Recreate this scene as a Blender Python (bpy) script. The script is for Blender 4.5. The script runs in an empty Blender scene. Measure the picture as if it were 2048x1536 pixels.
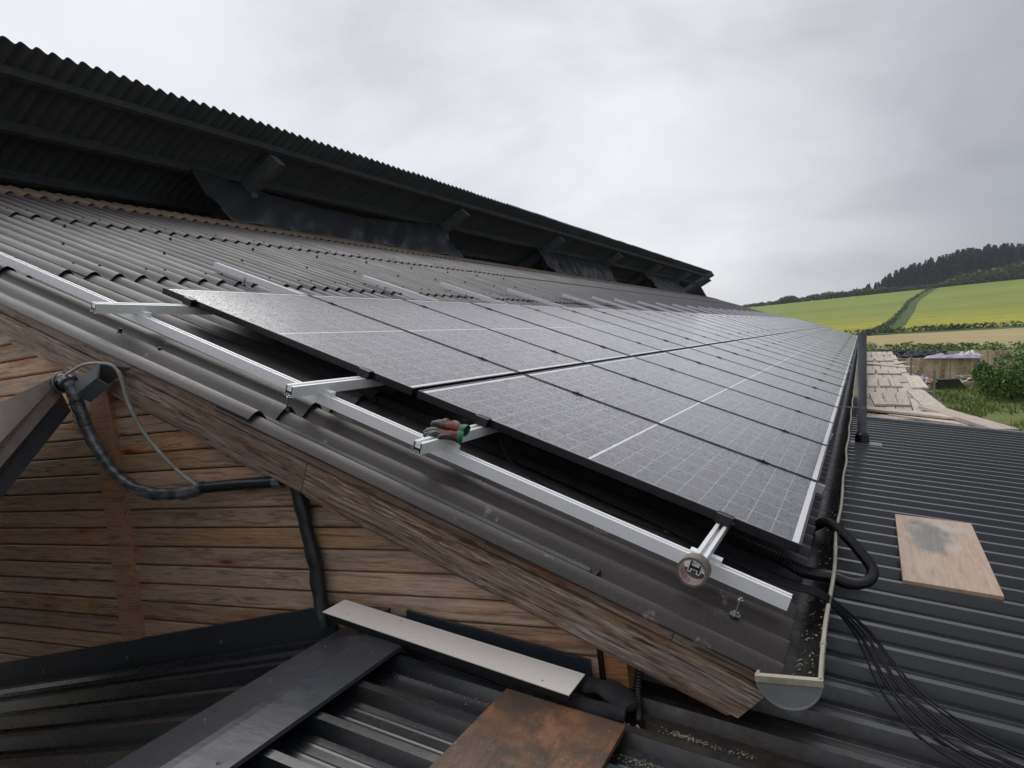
import bpy, bmesh, math, random
from mathutils import Vector, Matrix, Euler, noise
random.seed(11)
sc = bpy.context.scene
C = sc.collection
R = math.radians
# ------------------------------------------------------------------ camera, sky, sun, exposure
cam = bpy.data.cameras.new('Camera'); camo = bpy.data.objects.new('Camera', cam); C.objects.link(camo)
cam.sensor_width = 36.0; cam.lens = 25.043; cam.clip_start = 0.05; cam.clip_end = 6000
camo.matrix_world = Matrix(((0.8978442, -0.0059848, 0.4402726, 0.19160), (0.4393279, 0.0790352, -0.8948432, -2.73113),
                            (-0.0294415, 0.9968539, 0.0735906, 0.80497), (0, 0, 0, 1)))
sc.camera = camo
w = bpy.data.worlds.new('World'); sc.world = w; w.use_nodes = True
wt = w.node_tree; wt.nodes.clear()
def wn(t, **k):
    n = wt.nodes.new(t)
    for a, b in k.items(): setattr(n, a, b)
    return n
SUN_EL, SUN_AZ = R(52), R(-58)       # azimuth from +Y towards +X
out = wn('ShaderNodeOutputWorld'); bg = wn('ShaderNodeBackground'); wt.links.new(bg.outputs[0], out.inputs[0])
sky = wn('ShaderNodeTexSky', sky_type='NISHITA'); sky.sun_disc = False; sky.sun_elevation = SUN_EL; sky.sun_rotation = SUN_AZ
tc = wn('ShaderNodeTexCoord'); sep = wn('ShaderNodeSeparateXYZ'); wt.links.new(tc.outputs['Generated'], sep.inputs[0])
def wmath(op, a, b=None, clamp=False):
    n = wn('ShaderNodeMath', operation=op); n.use_clamp = clamp
    for i, v in enumerate((a, b)):
        if v is None: continue
        if isinstance(v, (int, float)): n.inputs[i].default_value = v
        else: wt.links.new(v, n.inputs[i])
    return n.outputs[0]
zc = wmath('MAXIMUM', wmath('ADD', sep.outputs[2], 0.34), 0.12)
cx = wmath('DIVIDE', sep.outputs[0], zc); cy = wmath('DIVIDE', sep.outputs[1], zc)
comb = wn('ShaderNodeCombineXYZ'); wt.links.new(cx, comb.inputs[0]); wt.links.new(cy, comb.inputs[1])
mp = wn('ShaderNodeMapping'); mp.inputs['Rotation'].default_value = (0, 0, R(25)); mp.inputs['Scale'].default_value = (.7, .85, 1); mp.inputs['Location'].default_value = (.35, .1, 0)
wt.links.new(comb.outputs[0], mp.inputs[0])
nz = wn('ShaderNodeTexNoise'); nz.inputs['Scale'].default_value = 2.1; nz.inputs['Detail'].default_value = 7; nz.inputs['Roughness'].default_value = .52; nz.inputs['Distortion'].default_value = .35
wt.links.new(mp.outputs[0], nz.inputs['Vector'])
rp = wn('ShaderNodeValToRGB'); wt.links.new(nz.outputs[0], rp.inputs[0])
rp.color_ramp.elements[0].position = .30; rp.color_ramp.elements[0].color = (.53, .53, .56, 1)
rp.color_ramp.elements[1].position = .50; rp.color_ramp.elements[1].color = (.70, .70, .735, 1)
e = rp.color_ramp.elements.new(.66); e.color = (.79, .79, .82, 1)
# a heavier bank of cloud stands over the hill (+X side)
bank = wn('ShaderNodeMapRange', interpolation_type='SMOOTHSTEP'); wt.links.new(cx, bank.inputs[0])
for i, v in enumerate((-.45, .50, 0.0, 1.0)): bank.inputs[i + 1].default_value = v
mulc = wn('ShaderNodeMix', data_type='RGBA', blend_type='MULTIPLY'); mulc.inputs[7].default_value = (.42, .43, .455, 1)
wt.links.new(bank.outputs[0], mulc.inputs[0]); wt.links.new(rp.outputs[0], mulc.inputs[6])
skm = wn('ShaderNodeMix', data_type='RGBA', blend_type='MULTIPLY'); skm.inputs[0].default_value = 1; skm.inputs[7].default_value = (.1, .1, .1, 1)
wt.links.new(sky.outputs[0], skm.inputs[6])
mixs = wn('ShaderNodeMix', data_type='RGBA'); mixs.inputs[0].default_value = .93
wt.links.new(skm.outputs[2], mixs.inputs[6]); wt.links.new(mulc.outputs[2], mixs.inputs[7])
wt.links.new(mixs.outputs[2], bg.inputs[0]); bg.inputs[1].default_value = 1.12
sl = bpy.data.lights.new('Sun', 'SUN'); sl.energy = 1.5; sl.angle = R(60); sl.color = (1, .97, .93)
so = bpy.data.objects.new('Sun', sl); C.objects.link(so)
sdir = Vector((math.cos(SUN_EL) * math.sin(SUN_AZ), math.cos(SUN_EL) * math.cos(SUN_AZ), math.sin(SUN_EL)))
so.rotation_euler = sdir.to_track_quat('Z', 'Y').to_euler(); so.location = (0, 0, 60)
sc.view_settings.view_transform = 'Standard'; sc.view_settings.look = 'None'; sc.view_settings.exposure = .12; sc.view_settings.gamma = 1
# ------------------------------------------------------------------ material helpers
class NT:
    def __init__(s, name):
        s.m = bpy.data.materials.new(name); s.m.use_nodes = True; s.t = s.m.node_tree
        s.b = s.t.nodes['Principled BSDF']
    def n(s, t, **k):
        x = s.t.nodes.new(t)
        for a, b in k.items(): setattr(x, a, b)
        return x
    def put(s, sock, v):
        if isinstance(v, bpy.types.NodeSocket): s.t.links.new(v, sock)
        elif isinstance(v, (tuple, list)) and len(v) == 3 and sock.type == 'RGBA': sock.default_value = (*v, 1)
        else: sock.default_value = v
    def obj(s, rnd=0.0):
        c = s.n('ShaderNodeTexCoord').outputs['Object']
        if rnd:
            o = s.n('ShaderNodeObjectInfo').outputs['Random']
            v = s.n('ShaderNodeVectorMath', operation='ADD'); s.put(v.inputs[0], c)
            k = s.n('ShaderNodeCombineXYZ')
            for i, f in enumerate((rnd, rnd * .37, rnd * .71)): s.put(k.inputs[i], s.math('MULTIPLY', o, f))
            s.put(v.inputs[1], k.outputs[0]); c = v.outputs[0]
        return c
    def scale(s, c, v):
        x = s.n('ShaderNodeMapping'); s.put(x.inputs[0], c); x.inputs['Scale'].default_value = v; return x.outputs[0]
    def math(s, op, a, b=None, c=None, clamp=False):
        x = s.n('ShaderNodeMath', operation=op); x.use_clamp = clamp
        for i, v in enumerate((a, b, c)):
            if v is not None: s.put(x.inputs[i], v)
        return x.outputs[0]
    def noise(s, c, sc_, det=4, rough=.5, dist=0):
        x = s.n('ShaderNodeTexNoise'); s.put(x.inputs['Vector'], c); x.inputs['Scale'].default_value = sc_
        x.inputs['Detail'].default_value = det; x.inputs['Roughness'].default_value = rough; x.inputs['Distortion'].default_value = dist
        return x.outputs[0]
    def ramp(s, f, stops):
        x = s.n('ShaderNodeValToRGB'); s.put(x.inputs[0], f); el = x.color_ramp.elements
        while len(el) < len(stops): el.new(.5)
        for e_, (p, c) in zip(el, stops): e_.position = p; e_.color = (*c, 1) if len(c) == 3 else c
        return x.outputs[0]
    def rng(s, f, a, b, lo=0., hi=1.):
        x = s.n('ShaderNodeMapRange'); s.put(x.inputs[0], f)
        for i, v in enumerate((a, b, lo, hi)): x.inputs[i + 1].default_value = v
        return x.outputs[0]
    def mix(s, f, a, b, mode='MIX'):
        x = s.n('ShaderNodeMix', data_type='RGBA', blend_type=mode); s.put(x.inputs[0], f); s.put(x.inputs[6], a); s.put(x.inputs[7], b); return x.outputs[2]
    def bump(s, h, strength=.3, dist=.01):
        x = s.n('ShaderNodeBump'); x.inputs['Strength'].default_value = strength; x.inputs['Distance'].default_value = dist
        s.put(x.inputs['Height'], h); s.put(s.b.inputs['Normal'], x.outputs[0]); return x
    def set(s, **k):
        names = dict(col='Base Color', rough='Roughness', metal='Metallic', spec='Specular IOR Level', coat='Coat Weight', coatr='Coat Roughness', alpha='Alpha', trans='Transmission Weight')
        for a, v in k.items(): s.put(s.b.inputs[names[a]], v)
        return s
def plain(name, a, b=None, rough=.5, metal=0., sc_=8, bump=0., bs=60, stretch=(1, 1, 1), rnd=5., spec=.5, rvar=.1):
    t = NT(name); c = t.scale(t.obj(rnd), stretch)
    b = b or tuple(x * .75 for x in a)
    f = t.noise(c, sc_, 6, .6)
    t.set(col=t.mix(t.rng(f, .3, .7), a, b), rough=t.rng(f, .3, .7, rough - rvar, rough + rvar), metal=metal, spec=spec)
    if bump: t.bump(t.noise(c, bs, 4, .6), bump, .004)
    return t.m
def wood(name, base, dark, grey, gamt=.4, rough=.55, gs=1.0, knots=True, wet=.0, var=.2, flake=.0):
    t = NT(name); c = t.obj(40.)
    if knots:
        v = t.n('ShaderNodeTexVoronoi'); t.put(v.inputs['Vector'], t.scale(c, (2.0, 0, 9.5))); v.inputs['Scale'].default_value = 1.0
        kd = v.outputs['Distance']
    else: kd = 1.0
    warp = t.noise(t.scale(c, (1.6 * gs, 5 * gs, 7 * gs)), 1, 3, .5, .4)
    swirl = t.rng(kd, 0., .45, 1.6, 0.) if knots else 0.0
    wv = t.n('ShaderNodeVectorMath', operation='ADD'); t.put(wv.inputs[0], t.scale(c, (1.2 * gs, 40 * gs, 60 * gs)))
    cb = t.n('ShaderNodeCombineXYZ'); w5 = t.math('ADD', t.math('MULTIPLY', warp, 9.0), swirl); t.put(cb.inputs[1], w5); t.put(cb.inputs[2], w5); t.put(wv.inputs[1], cb.outputs[0])
    rings = t.noise(wv.outputs[0], 1.0, 2, .5)
    fine = t.noise(t.scale(c, (6 * gs, 170 * gs, 210 * gs)), 1.0, 3, .65)
    g = t.math('ADD', t.math('MULTIPLY', rings, .55), t.math('MULTIPLY', fine, .45))
    col = t.ramp(g, [(.36, dark), (.46, base), (.54, tuple(min(1, x * 1.3) for x in base)), (.66, dark)])
    big = t.noise(t.scale(c, (2.2, 8, 16)), 1.0, 6, .7)
    col = t.mix(t.math('MULTIPLY', t.rng(big, .43, .60), gamt), col, t.mix(t.rng(g, .40, .58), tuple(x * .42 for x in grey), tuple(x * 1.15 for x in grey)))
    if flake:
        fl = t.noise(t.scale(c, (5, 60, 85)), 1.0, 4, .75); zone = t.noise(t.scale(c, (1.3, 5, 11)), 1.0, 3, .6)
        col = t.mix(t.math('MULTIPLY', t.math('MULTIPLY', t.rng(fl, .52, .60), t.rng(zone, .42, .60)), flake), col, tuple(min(1, x * 1.7) for x in grey))
        col = t.mix(t.math('MULTIPLY', t.rng(fl, .44, .38), .25 + .55 * (flake > .5)), col, tuple(x * .45 for x in dark))
    if knots:
        k = t.rng(kd, .04, .13, 1., 0.); halo = t.rng(kd, .10, .30, .75, 0.)
        col = t.mix(halo, col, tuple(x * y for x, y in zip(base, (1.05, .62, .36))))
        col = t.mix(t.math('MULTIPLY', k, .85), col, tuple(x * .32 for x in dark))
    o = t.n('ShaderNodeObjectInfo').outputs['Random']
    hs = t.n('ShaderNodeHueSaturation'); t.put(hs.inputs['Color'], col); t.put(hs.inputs['Value'], t.rng(o, 0, 1, 1 - var, 1 + var)); t.put(hs.inputs['Saturation'], t.rng(t.math('FRACT', t.math('MULTIPLY', o, 7.3)), 0, 1, 1 - var, 1 + var * .4))
    t.set(col=hs.outputs[0], rough=t.rng(fine, .3, .7, rough - .12, rough + .1), spec=.4, coat=wet, coatr=.25)
    t.bump(g, .8, .004)
    return t.m
MAT = {}
MAT['wall'] = wood('weathered_cladding', (.47, .285, .16), (.25, .14, .075), (.44, .37, .30), .5, flake=.35)
MAT['barge'] = wood('weathered_barge', (.20, .125, .074), (.050, .032, .022), (.27, .245, .22), .55, rough=.5, gs=1.15, var=.05, flake=.85)
MAT['post'] = wood('stained_post', (.46, .225, .09), (.25, .11, .045), (.16, .11, .08), .2, knots=False)
MAT['patch'] = wood('new_patch_wood', (.33, .19, .09), (.17, .085, .038), (.3, .2, .12), .1, gs=.5, knots=False)
MAT['ply'] = wood('pale_plywood', (.40, .29, .20), (.31, .215, .145), (.40, .36, .31), .35, rough=.45, gs=.7, knots=False, wet=.15)
MAT['scaff'] = wood('scaffold_plank', (.53, .455, .37), (.37, .30, .235), (.54, .51, .47), .6, rough=.7, knots=False, var=.14)
MAT['dark_timber'] = plain('dark_timber', (.070, .071, .084), (.043, .044, .053), .7, sc_=6, stretch=(1, 1, 1), bump=.2)
MAT['rafter'] = plain('grey_rafter', (.13, .132, .14), (.08, .081, .088), .75, sc_=6, bump=.2)
def brown_ply():
    t = NT('rusty_plywood'); c = t.obj()
    big = t.noise(c, 5.5, 6, .6, .6); gr = t.noise(t.scale(c, (9, 38, 38)), 1, 6, .7, 1.6); sm = t.noise(c, 30, 5, .65)
    col = t.ramp(big, [(.30, (0.040, 0.030, 0.026)), (.44, (0.083, 0.048, 0.028)), (.55, (0.20, 0.088, 0.038)), (.64, (0.25, 0.115, 0.05)), (.75, (0.115, 0.101, 0.079))])
    col = t.mix(t.rng(gr, .48, .62, 0, .55), col, (.040, .024, .015)); pt = t.noise(c, 3.2, 4, .5); col = t.mix(t.rng(pt, .50, .62, 0, .7), col, (.050, .036, .028)); col = t.mix(t.rng(sm, .62, .72, 0, .55), col, (.24, .2, .15))
    t.set(col=col, rough=t.rng(gr, .3, .7, .3, .6), spec=.5); t.bump(gr, .5, .004); return t.m
MAT['brownply'] = brown_ply()
def pale_ply():
    t = NT('pale_board'); c = t.obj()
    gr = t.noise(t.scale(c, (4, 50, 50)), 1, 5, .6, .6); st = t.noise(t.scale(c, (1.2, 3, 1)), 2.4, 4, .5)
    col = t.ramp(gr, [(.3, (.38, .25, .165)), (.5, (.47, .335, .235)), (.7, (.52, .41, .32))])
    v = t.n('ShaderNodeVectorMath', operation='DISTANCE'); t.put(v.inputs[0], t.scale(c, (1.1, 3.0, 1))); v.inputs[1].default_value = (.26, .1, .03)
    wob = t.math('ADD', v.outputs['Value'], t.math('MULTIPLY', t.math('SUBTRACT', st, .5), .55))
    col = t.mix(t.rng(wob, .30, .44, .85, 0.), col, t.mix(t.rng(gr, .35, .65), (.12, .125, .12), (.20, .20, .185)))
    col = t.mix(t.rng(st, .52, .64, 0, .5), col, (.52, .47, .40))
    t.set(col=col, rough=.4, spec=.45, coat=.2, coatr=.25); t.bump(gr, .3, .003); return t.m
MAT['paleply'] = pale_ply()
def fibre(name, a, b, moss, rough=.36, mossamt=.25, lo=.60):
    t = NT(name); c = t.obj(60.)
    f = t.noise(c, 2.2, 6, .6); s2 = t.noise(t.scale(c, (1.2, 14, 6)), 1.0, 5, .6); g = t.noise(c, 120, 3, .6)
    col = t.mix(t.rng(f, .3, .7), a, b); col = t.mix(t.rng(s2, .42, .68, 0, .55), col, tuple(x * .55 for x in b))
    col = t.mix(t.rng(g, .35, .7, 0, .35), col, tuple(min(1, x * 1.7) for x in a))
    m = t.noise(c, 7, 8, .72); col = t.mix(t.math('MULTIPLY', t.rng(m, lo, lo + .07), mossamt), col, moss)
    o = t.n('ShaderNodeObjectInfo').outputs['Random']
    hs = t.n('ShaderNodeHueSaturation'); t.put(hs.inputs['Color'], col); t.put(hs.inputs['Value'], t.rng(o, 0, 1, .84, 1.15))
    t.set(col=hs.outputs[0], rough=t.math('ADD', t.rng(s2, .3, .7, rough - .1, rough + .12), t.math('MULTIPLY', g, .06)), spec=.5)
    t.bump(t.math('ADD', g, t.math('MULTIPLY', m, .5)), .25, .003); return t.m
MAT['fibre'] = fibre('wet_fibre_cement', (.048, .042, .048), (.028, .0245, .029), (.15, .125, .09), mossamt=.22, lo=.66)
MAT['fibre_v'] = fibre('verge_fibre_cement', (.046, .037, .034), (.025, .020, .0185), (.26, .235, .165), mossamt=.8, lo=.62)
MAT['fibre_r'] = fibre('mossy_ridge_sheet', (.17, .132, .090), (.115, .083, .057), (.19, .155, .08), rough=.6, mossamt=.5, lo=.5)
MAT['fibre_d'] = fibre('dark_fibre_cement', (.112, .113, .135), (.073, .074, .090), (.10, .10, .10), rough=.7, mossamt=.2)
def metal_sheet():
    t = NT('wet_dark_sheet'); c = t.obj(20.); W_ = t.n('ShaderNodeNewGeometry').outputs['Position']
    f = t.noise(c, 3, 6, .6); g = t.noise(t.scale(c, (.6, 3, 3)), 4, 6, .6); d = t.noise(c, 45, 5, .7)
    col = t.mix(t.rng(f, .3, .7), (.015, .017, .0215), (.009, .0105, .0135)); col = t.mix(t.rng(g, .55, .72, 0, .4), col, (.034, .028, .022))
    ds = t.n('ShaderNodeVectorMath', operation='DISTANCE'); t.put(ds.inputs[0], t.scale(W_, (.8, 1.6, 0))); ds.inputs[1].default_value = (-.16, -.95, 0)
    mud = t.math('MULTIPLY', t.rng(ds.outputs['Value'], .2, .62, 1, 0), t.rng(t.noise(W_, 9, 6, .65), .36, .56))
    col = t.mix(t.math('MULTIPLY', mud, .8), col, t.mix(t.rng(d, .35, .6), (.062, .045, .031), (.030, .023, .017)))
    rg = t.math('ADD', t.rng(g, .3, .7, .18, .32), t.math('MULTIPLY', t.rng(d, .5, .7), .08))
    t.set(col=col, rough=t.math('ADD', rg, t.math('MULTIPLY', mud, .25)), spec=.6, coat=t.math('SUBTRACT', .5, t.math('MULTIPLY', mud, .4)), coatr=.24); t.bump(d, .16, .002); return t.m
MAT['sheet'] = metal_sheet()
MAT['flash'] = plain('dark_flashing', (.046, .051, .063), (.030, .034, .042), .3, sc_=9, bump=.18, bs=25, stretch=(1, 2, 1), rvar=.1)
MAT['alu'] = plain('mill_aluminium', (.95, .955, .965), (.90, .905, .92), .30, .05, sc_=25, stretch=(1, 1, 1), bump=.05, bs=150)
MAT['black_alu'] = plain('black_anodised', (.012, .013, .016), (.008, .008, .010), .32, .2, sc_=20)
MAT['steel'] = plain('stainless', (.55, .55, .56), (.35, .35, .36), .25, .95, sc_=40)
MAT['galv'] = plain('galvanised_tube', (.34, .35, .37), (.22, .22, .23), .45, .8, sc_=14)
MAT['rubber'] = plain('black_rubber', (.010, .011, .013), (.006, .006, .007), .38, sc_=30)
MAT['cable'] = plain('black_cable', (.006, .0065, .008), (.004, .004, .005), .6, sc_=30, spec=.25)
MAT['foam'] = plain('dark_foam', (.017, .016, .018), (.010, .010, .011), .85, sc_=20, bump=.6, bs=30)
MAT['tape'] = plain('silver_black_wrap', (.26, .27, .285), (.030, .032, .037), .24, .35, sc_=16, stretch=(1, 1, 2.5), bump=.8, bs=22)
MAT['wrapb'] = plain('black_wrap', (.016, .021, .024), (.009, .011, .013), .34, sc_=20, bump=.7, bs=30)
MAT['grey_cable'] = plain('grey_hose', (.36, .35, .31), (.22, .21, .19), .5, sc_=12)
MAT['white_board'] = plain('cream_board', (.78, .74, .69), (.72, .68, .63), .35, sc_=3, bump=.04)
MAT['gut_out'] = plain('beige_pvc', (.46, .44, .35), (.27, .25, .19), .35, sc_=10, stretch=(2, .5, 2))
MAT['gut_in'] = plain('gutter_sludge', (.014, .011, .009), (.006, .0055, .005), .4, sc_=18, bump=.5, bs=30)
MAT['gut_cap'] = plain('grey_pvc', (.24, .245, .25), (.16, .163, .165), .4, sc_=9)
MAT['pvc'] = plain('grey_vent_pvc', (.17, .175, .195), (.10, .103, .118), .45, sc_=5, stretch=(1, 1, .6))
MAT['litter'] = plain('pale_litter', (.45, .42, .34), (.22, .18, .12), .7, sc_=90)
MAT['brown_cap'] = plain('brown_cap_sheet', (.20, .165, .15), (.12, .098, .09), .3, .1, sc_=7, bump=.1)
MAT['bracket'] = plain('bracket_grey', (.20, .21, .225), (.13, .14, .15), .4, .1, sc_=9)
MAT['slate_face'] = plain('slate_blue_face', (.034, .041, .052), (.022, .027, .034), .35, sc_=6)
MAT['plastic'] = plain('black_plastic_sheet', (.042, .044, .050), (.028, .029, .034), .45, sc_=5, spec=.45, rvar=.05)
MAT['red'] = plain('red_knit', (.17, .032, .028), (.10, .022, .02), .8, sc_=60, bump=.5, bs=120)
MAT['green'] = plain('green_cuff', (.02, .17, .09), (.012, .11, .06), .7, sc_=40)
MAT['glove_grey'] = plain('grey_latex', (.055, .058, .05), (.03, .032, .03), .5, sc_=30)
MAT['tapebeige'] = plain('tape_side', (.20, .18, .13), (.12, .11, .085), .5, sc_=40)
MAT['paper'] = plain('white_label', (.55, .53, .50), (.45, .30, .26), .6, sc_=30)
MAT['redprint'] = plain('red_print', (.45, .06, .05), None, .6)
MAT['white'] = plain('white_print', (.75, .75, .75), None, .5)
def glass():
    t = NT('wet_solar_glass'); c = t.obj()
    sp = t.n('ShaderNodeSeparateXYZ'); t.put(sp.inputs[0], c); x, y = sp.outputs[0], sp.outputs[1]
    L = 1.7231
    xm = t.math('ABSOLUTE', t.math('SUBTRACT', x, L / 2))            # distance from the middle of the panel
    def line(val, pitch, off, wd):
        f = t.math('FRACT', t.math('DIVIDE', t.math('ADD', val, off), pitch))
        d = t.math('MULTIPLY', t.math('MINIMUM', f, t.math('SUBTRACT', 1.0, f)), pitch)
        return t.math('LESS_THAN', d, wd)
    cellp = (L / 2 - .0055 - .022) / 9
    lx = line(xm, cellp, -.0055, .0015)
    ly = line(y, (1.134 - .044) / 6, -.022, .0018)
    ln = t.math('MAXIMUM', t.math('MULTIPLY', lx, .7), ly)
    mid = t.math('LESS_THAN', xm, .0055); end = t.math('GREATER_THAN', xm, L / 2 - .034)
    white = t.math('MAXIMUM', mid, end)
    n1 = t.noise(c, 3, 3)
    mist = t.noise(t.scale(c, (1.5, 4, 1)), 2.2, 6, .65)
    v = t.n('ShaderNodeTexVoronoi', feature='F1'); t.put(v.inputs['Vector'], t.scale(c, (1, 1, 0))); v.inputs['Scale'].default_value = 118.
    sc2 = t.n('ShaderNodeSeparateXYZ'); t.put(sc2.inputs[0], v.outputs['Color'])
    size = t.rng(sc2.outputs[0], .10, 1., .05, .62)
    drop = t.math('SUBTRACT', 1., t.math('DIVIDE', v.outputs['Distance'], t.math('MAXIMUM', size, .02)), clamp=True)
    dome = t.math('POWER', drop, .6); clear = t.rng(drop, .0, .30)
    # fine spray clinging between the drops scatters light; a drop is clear
    spray = t.math('MULTIPLY', t.rng(mist, .3, .7, .75, 1.15), t.math('SUBTRACT', 1., clear))
    cell = t.mix(spray, (.010, .009, .013), t.mix(t.rng(n1, .3, .7), (.098, .092, .100), (.088, .088, .102)))
    col = t.mix(t.math('MULTIPLY', ln, .75), cell, (.62, .62, .64)); col = t.mix(white, col, (.80, .81, .83))
    t.set(col=col, rough=t.rng(mist, .3, .7, .10, .22), spec=.7, coat=t.rng(clear, 0, 1, .38, .0), coatr=.18)
    t.b.inputs['IOR'].default_value = 1.5
    t.bump(dome, .7, .0022)
    return t.m
MAT['glass'] = glass()
# ------------------------------------------------------------------ mesh helpers
class MB:
    def __init__(s): s.v = []; s.f = []
    def add(s, vs, fs):
        o = len(s.v); s.v += [Vector(p) for p in vs]; s.f += [tuple(i + o for i in f) for f in fs]; return s
    def hexa(s, p): return s.add(p, [(0, 3, 2, 1), (4, 5, 6, 7), (0, 1, 5, 4), (1, 2, 6, 5), (2, 3, 7, 6), (3, 0, 4, 7)])
    def box(s, a, b):
        (x0, y0, z0), (x1, y1, z1) = a, b
        return s.hexa([(x0, y0, z0), (x1, y0, z0), (x1, y1, z0), (x0, y1, z0), (x0, y0, z1), (x1, y0, z1), (x1, y1, z1), (x0, y1, z1)])
    def beam(s, p, q, up, w_, h_):
        p, q = Vector(p), Vector(q); d = (q - p).normalized(); up = Vector(up); sd = d.cross(up).normalized(); u = sd.cross(d).normalized()
        c = []
        for e_ in (p, q): c += [e_ - sd * w_ / 2 - u * h_ / 2, e_ + sd * w_ / 2 - u * h_ / 2, e_ + sd * w_ / 2 + u * h_ / 2, e_ - sd * w_ / 2 + u * h_ / 2]
        return s.add(c, [(3, 2, 1, 0), (4, 5, 6, 7), (0, 1, 5, 4), (1, 2, 6, 5), (2, 3, 7, 6), (3, 0, 4, 7)])
    def prism(s, poly, fr0, fr1):
        n = len(poly); vs = [fr0(a, b) for a, b in poly] + [fr1(a, b) for a, b in poly]
        fs = [(i, (i + 1) % n, (i + 1) % n + n, i + n) for i in range(n)] + [tuple(range(n - 1, -1, -1)), tuple(range(n, 2 * n))]
        return s.add(vs, fs)
    def tube(s, pts, r, n=10, cap=True, ell=None, ridge=None):
        pts = [Vector(p) for p in pts]; m = len(pts); rs = r if isinstance(r, (list, tuple)) else [r] * m
        t0 = (pts[1] - pts[0]).normalized(); ref = Vector((0, 0, 1)) if abs(t0.z) < .9 else Vector((1, 0, 0))
        u = t0.cross(ref).normalized(); vs = []
        for i, p in enumerate(pts):
            t = (pts[min(i + 1, m - 1)] - pts[max(i - 1, 0)]).normalized(); u = (u - t * u.dot(t)).normalized(); k = t.cross(u)
            e_ = ell or (1, 1)
            for j in range(n):
                a = 2 * math.pi * j / n; vs.append(p + (u * math.cos(a) * e_[0] + k * math.sin(a) * e_[1]) * rs[i])
        fs = [(i * n + j, i * n + (j + 1) % n, (i + 1) * n + (j + 1) % n, (i + 1) * n + j) for i in range(m - 1) for j in range(n)]
        if cap: fs += [tuple(range(n - 1, -1, -1)), tuple(range((m - 1) * n, m * n))]
        return s.add(vs, fs)
    def grid(s, fn, nu, nv):
        vs = [fn(i / (nu - 1), j / (nv - 1)) for i in range(nu) for j in range(nv)]
        return s.add(vs, [(i * nv + j, (i + 1) * nv + j, (i + 1) * nv + j + 1, i * nv + j + 1) for i in range(nu - 1) for j in range(nv - 1)])
    def mesh(s, name, m, smooth=False, loc=(0, 0, 0)):
        me = bpy.data.meshes.new(name); l = Vector(loc); me.from_pydata([tuple(v - l) for v in s.v], [], s.f); me.update()
        bm = bmesh.new(); bm.from_mesh(me); bmesh.ops.recalc_face_normals(bm, faces=bm.faces); bm.to_mesh(me); bm.free()
        if m: me.materials.append(MAT[m] if isinstance(m, str) else m)
        if smooth:
            for p in me.polygons: p.use_smooth = True
            try: me.set_sharp_from_angle(angle=R(38))
            except Exception: pass
        return me
    def build(s, name, m, parent=None, smooth=False):
        base = Vector(parent['_loc']) if parent and '_loc' in parent else Vector((0, 0, 0))
        return put(name, s.mesh(name, m, smooth, base), parent)
BOBJ = []
def put(name, me, parent=None, mat=None):
    o = bpy.data.objects.new(name, me); C.objects.link(o)
    if parent: o.parent = parent
    if mat is not None: o.matrix_local = mat
    return o
def tag(o, label, cat, group=None):
    o['label'] = label; o['category'] = cat
    if group: o['group'] = group
    return o
def kind(o, k='structure'): o['kind'] = k; return o
def root(name, loc, label, cat, group=None):
    o = bpy.data.objects.new(name, None); C.objects.link(o); o.location = loc; o['_loc'] = tuple(loc); o.empty_display_size = .1
    return tag(o, label, cat, group)
def solo(name, mb, m, loc, label, cat, group=None, smooth=False):
    o = put(name, mb.mesh(name, m, smooth, loc)); o.location = loc
    return tag(o, label, cat, group)
def smoothpath(pts, k=8):
    P = [Vector(p) for p in pts]; P = [P[0] * 2 - P[1]] + P + [P[-1] * 2 - P[-2]]; o = []
    for i in range(1, len(P) - 2):
        for j in range(k):
            t = j / k; a, b, c, d = P[i - 1:i + 3]
            o.append(.5 * ((2 * b) + (c - a) * t + (2 * a - 5 * b + 4 * c - d) * t * t + (3 * b - a - 3 * c + d) * t ** 3))
    return o + [P[-2]]
# roof frame (building axes): s down the slope, v along the eave, h off the panel face
PI_ = R(24.17); DN = Vector((math.cos(PI_), 0, -math.sin(PI_))); NR = Vector((math.sin(PI_), 0, math.cos(PI_)))
def rp_(s, v, h): return DN * s + Vector((0, v, 0)) + NR * h
ROOFM = Matrix(((DN.x, 0, NR.x, 0), (0, 1, 0, 0), (DN.z, 0, NR.z, 0), (0, 0, 0, 1)))
YEND = 42.3
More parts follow.
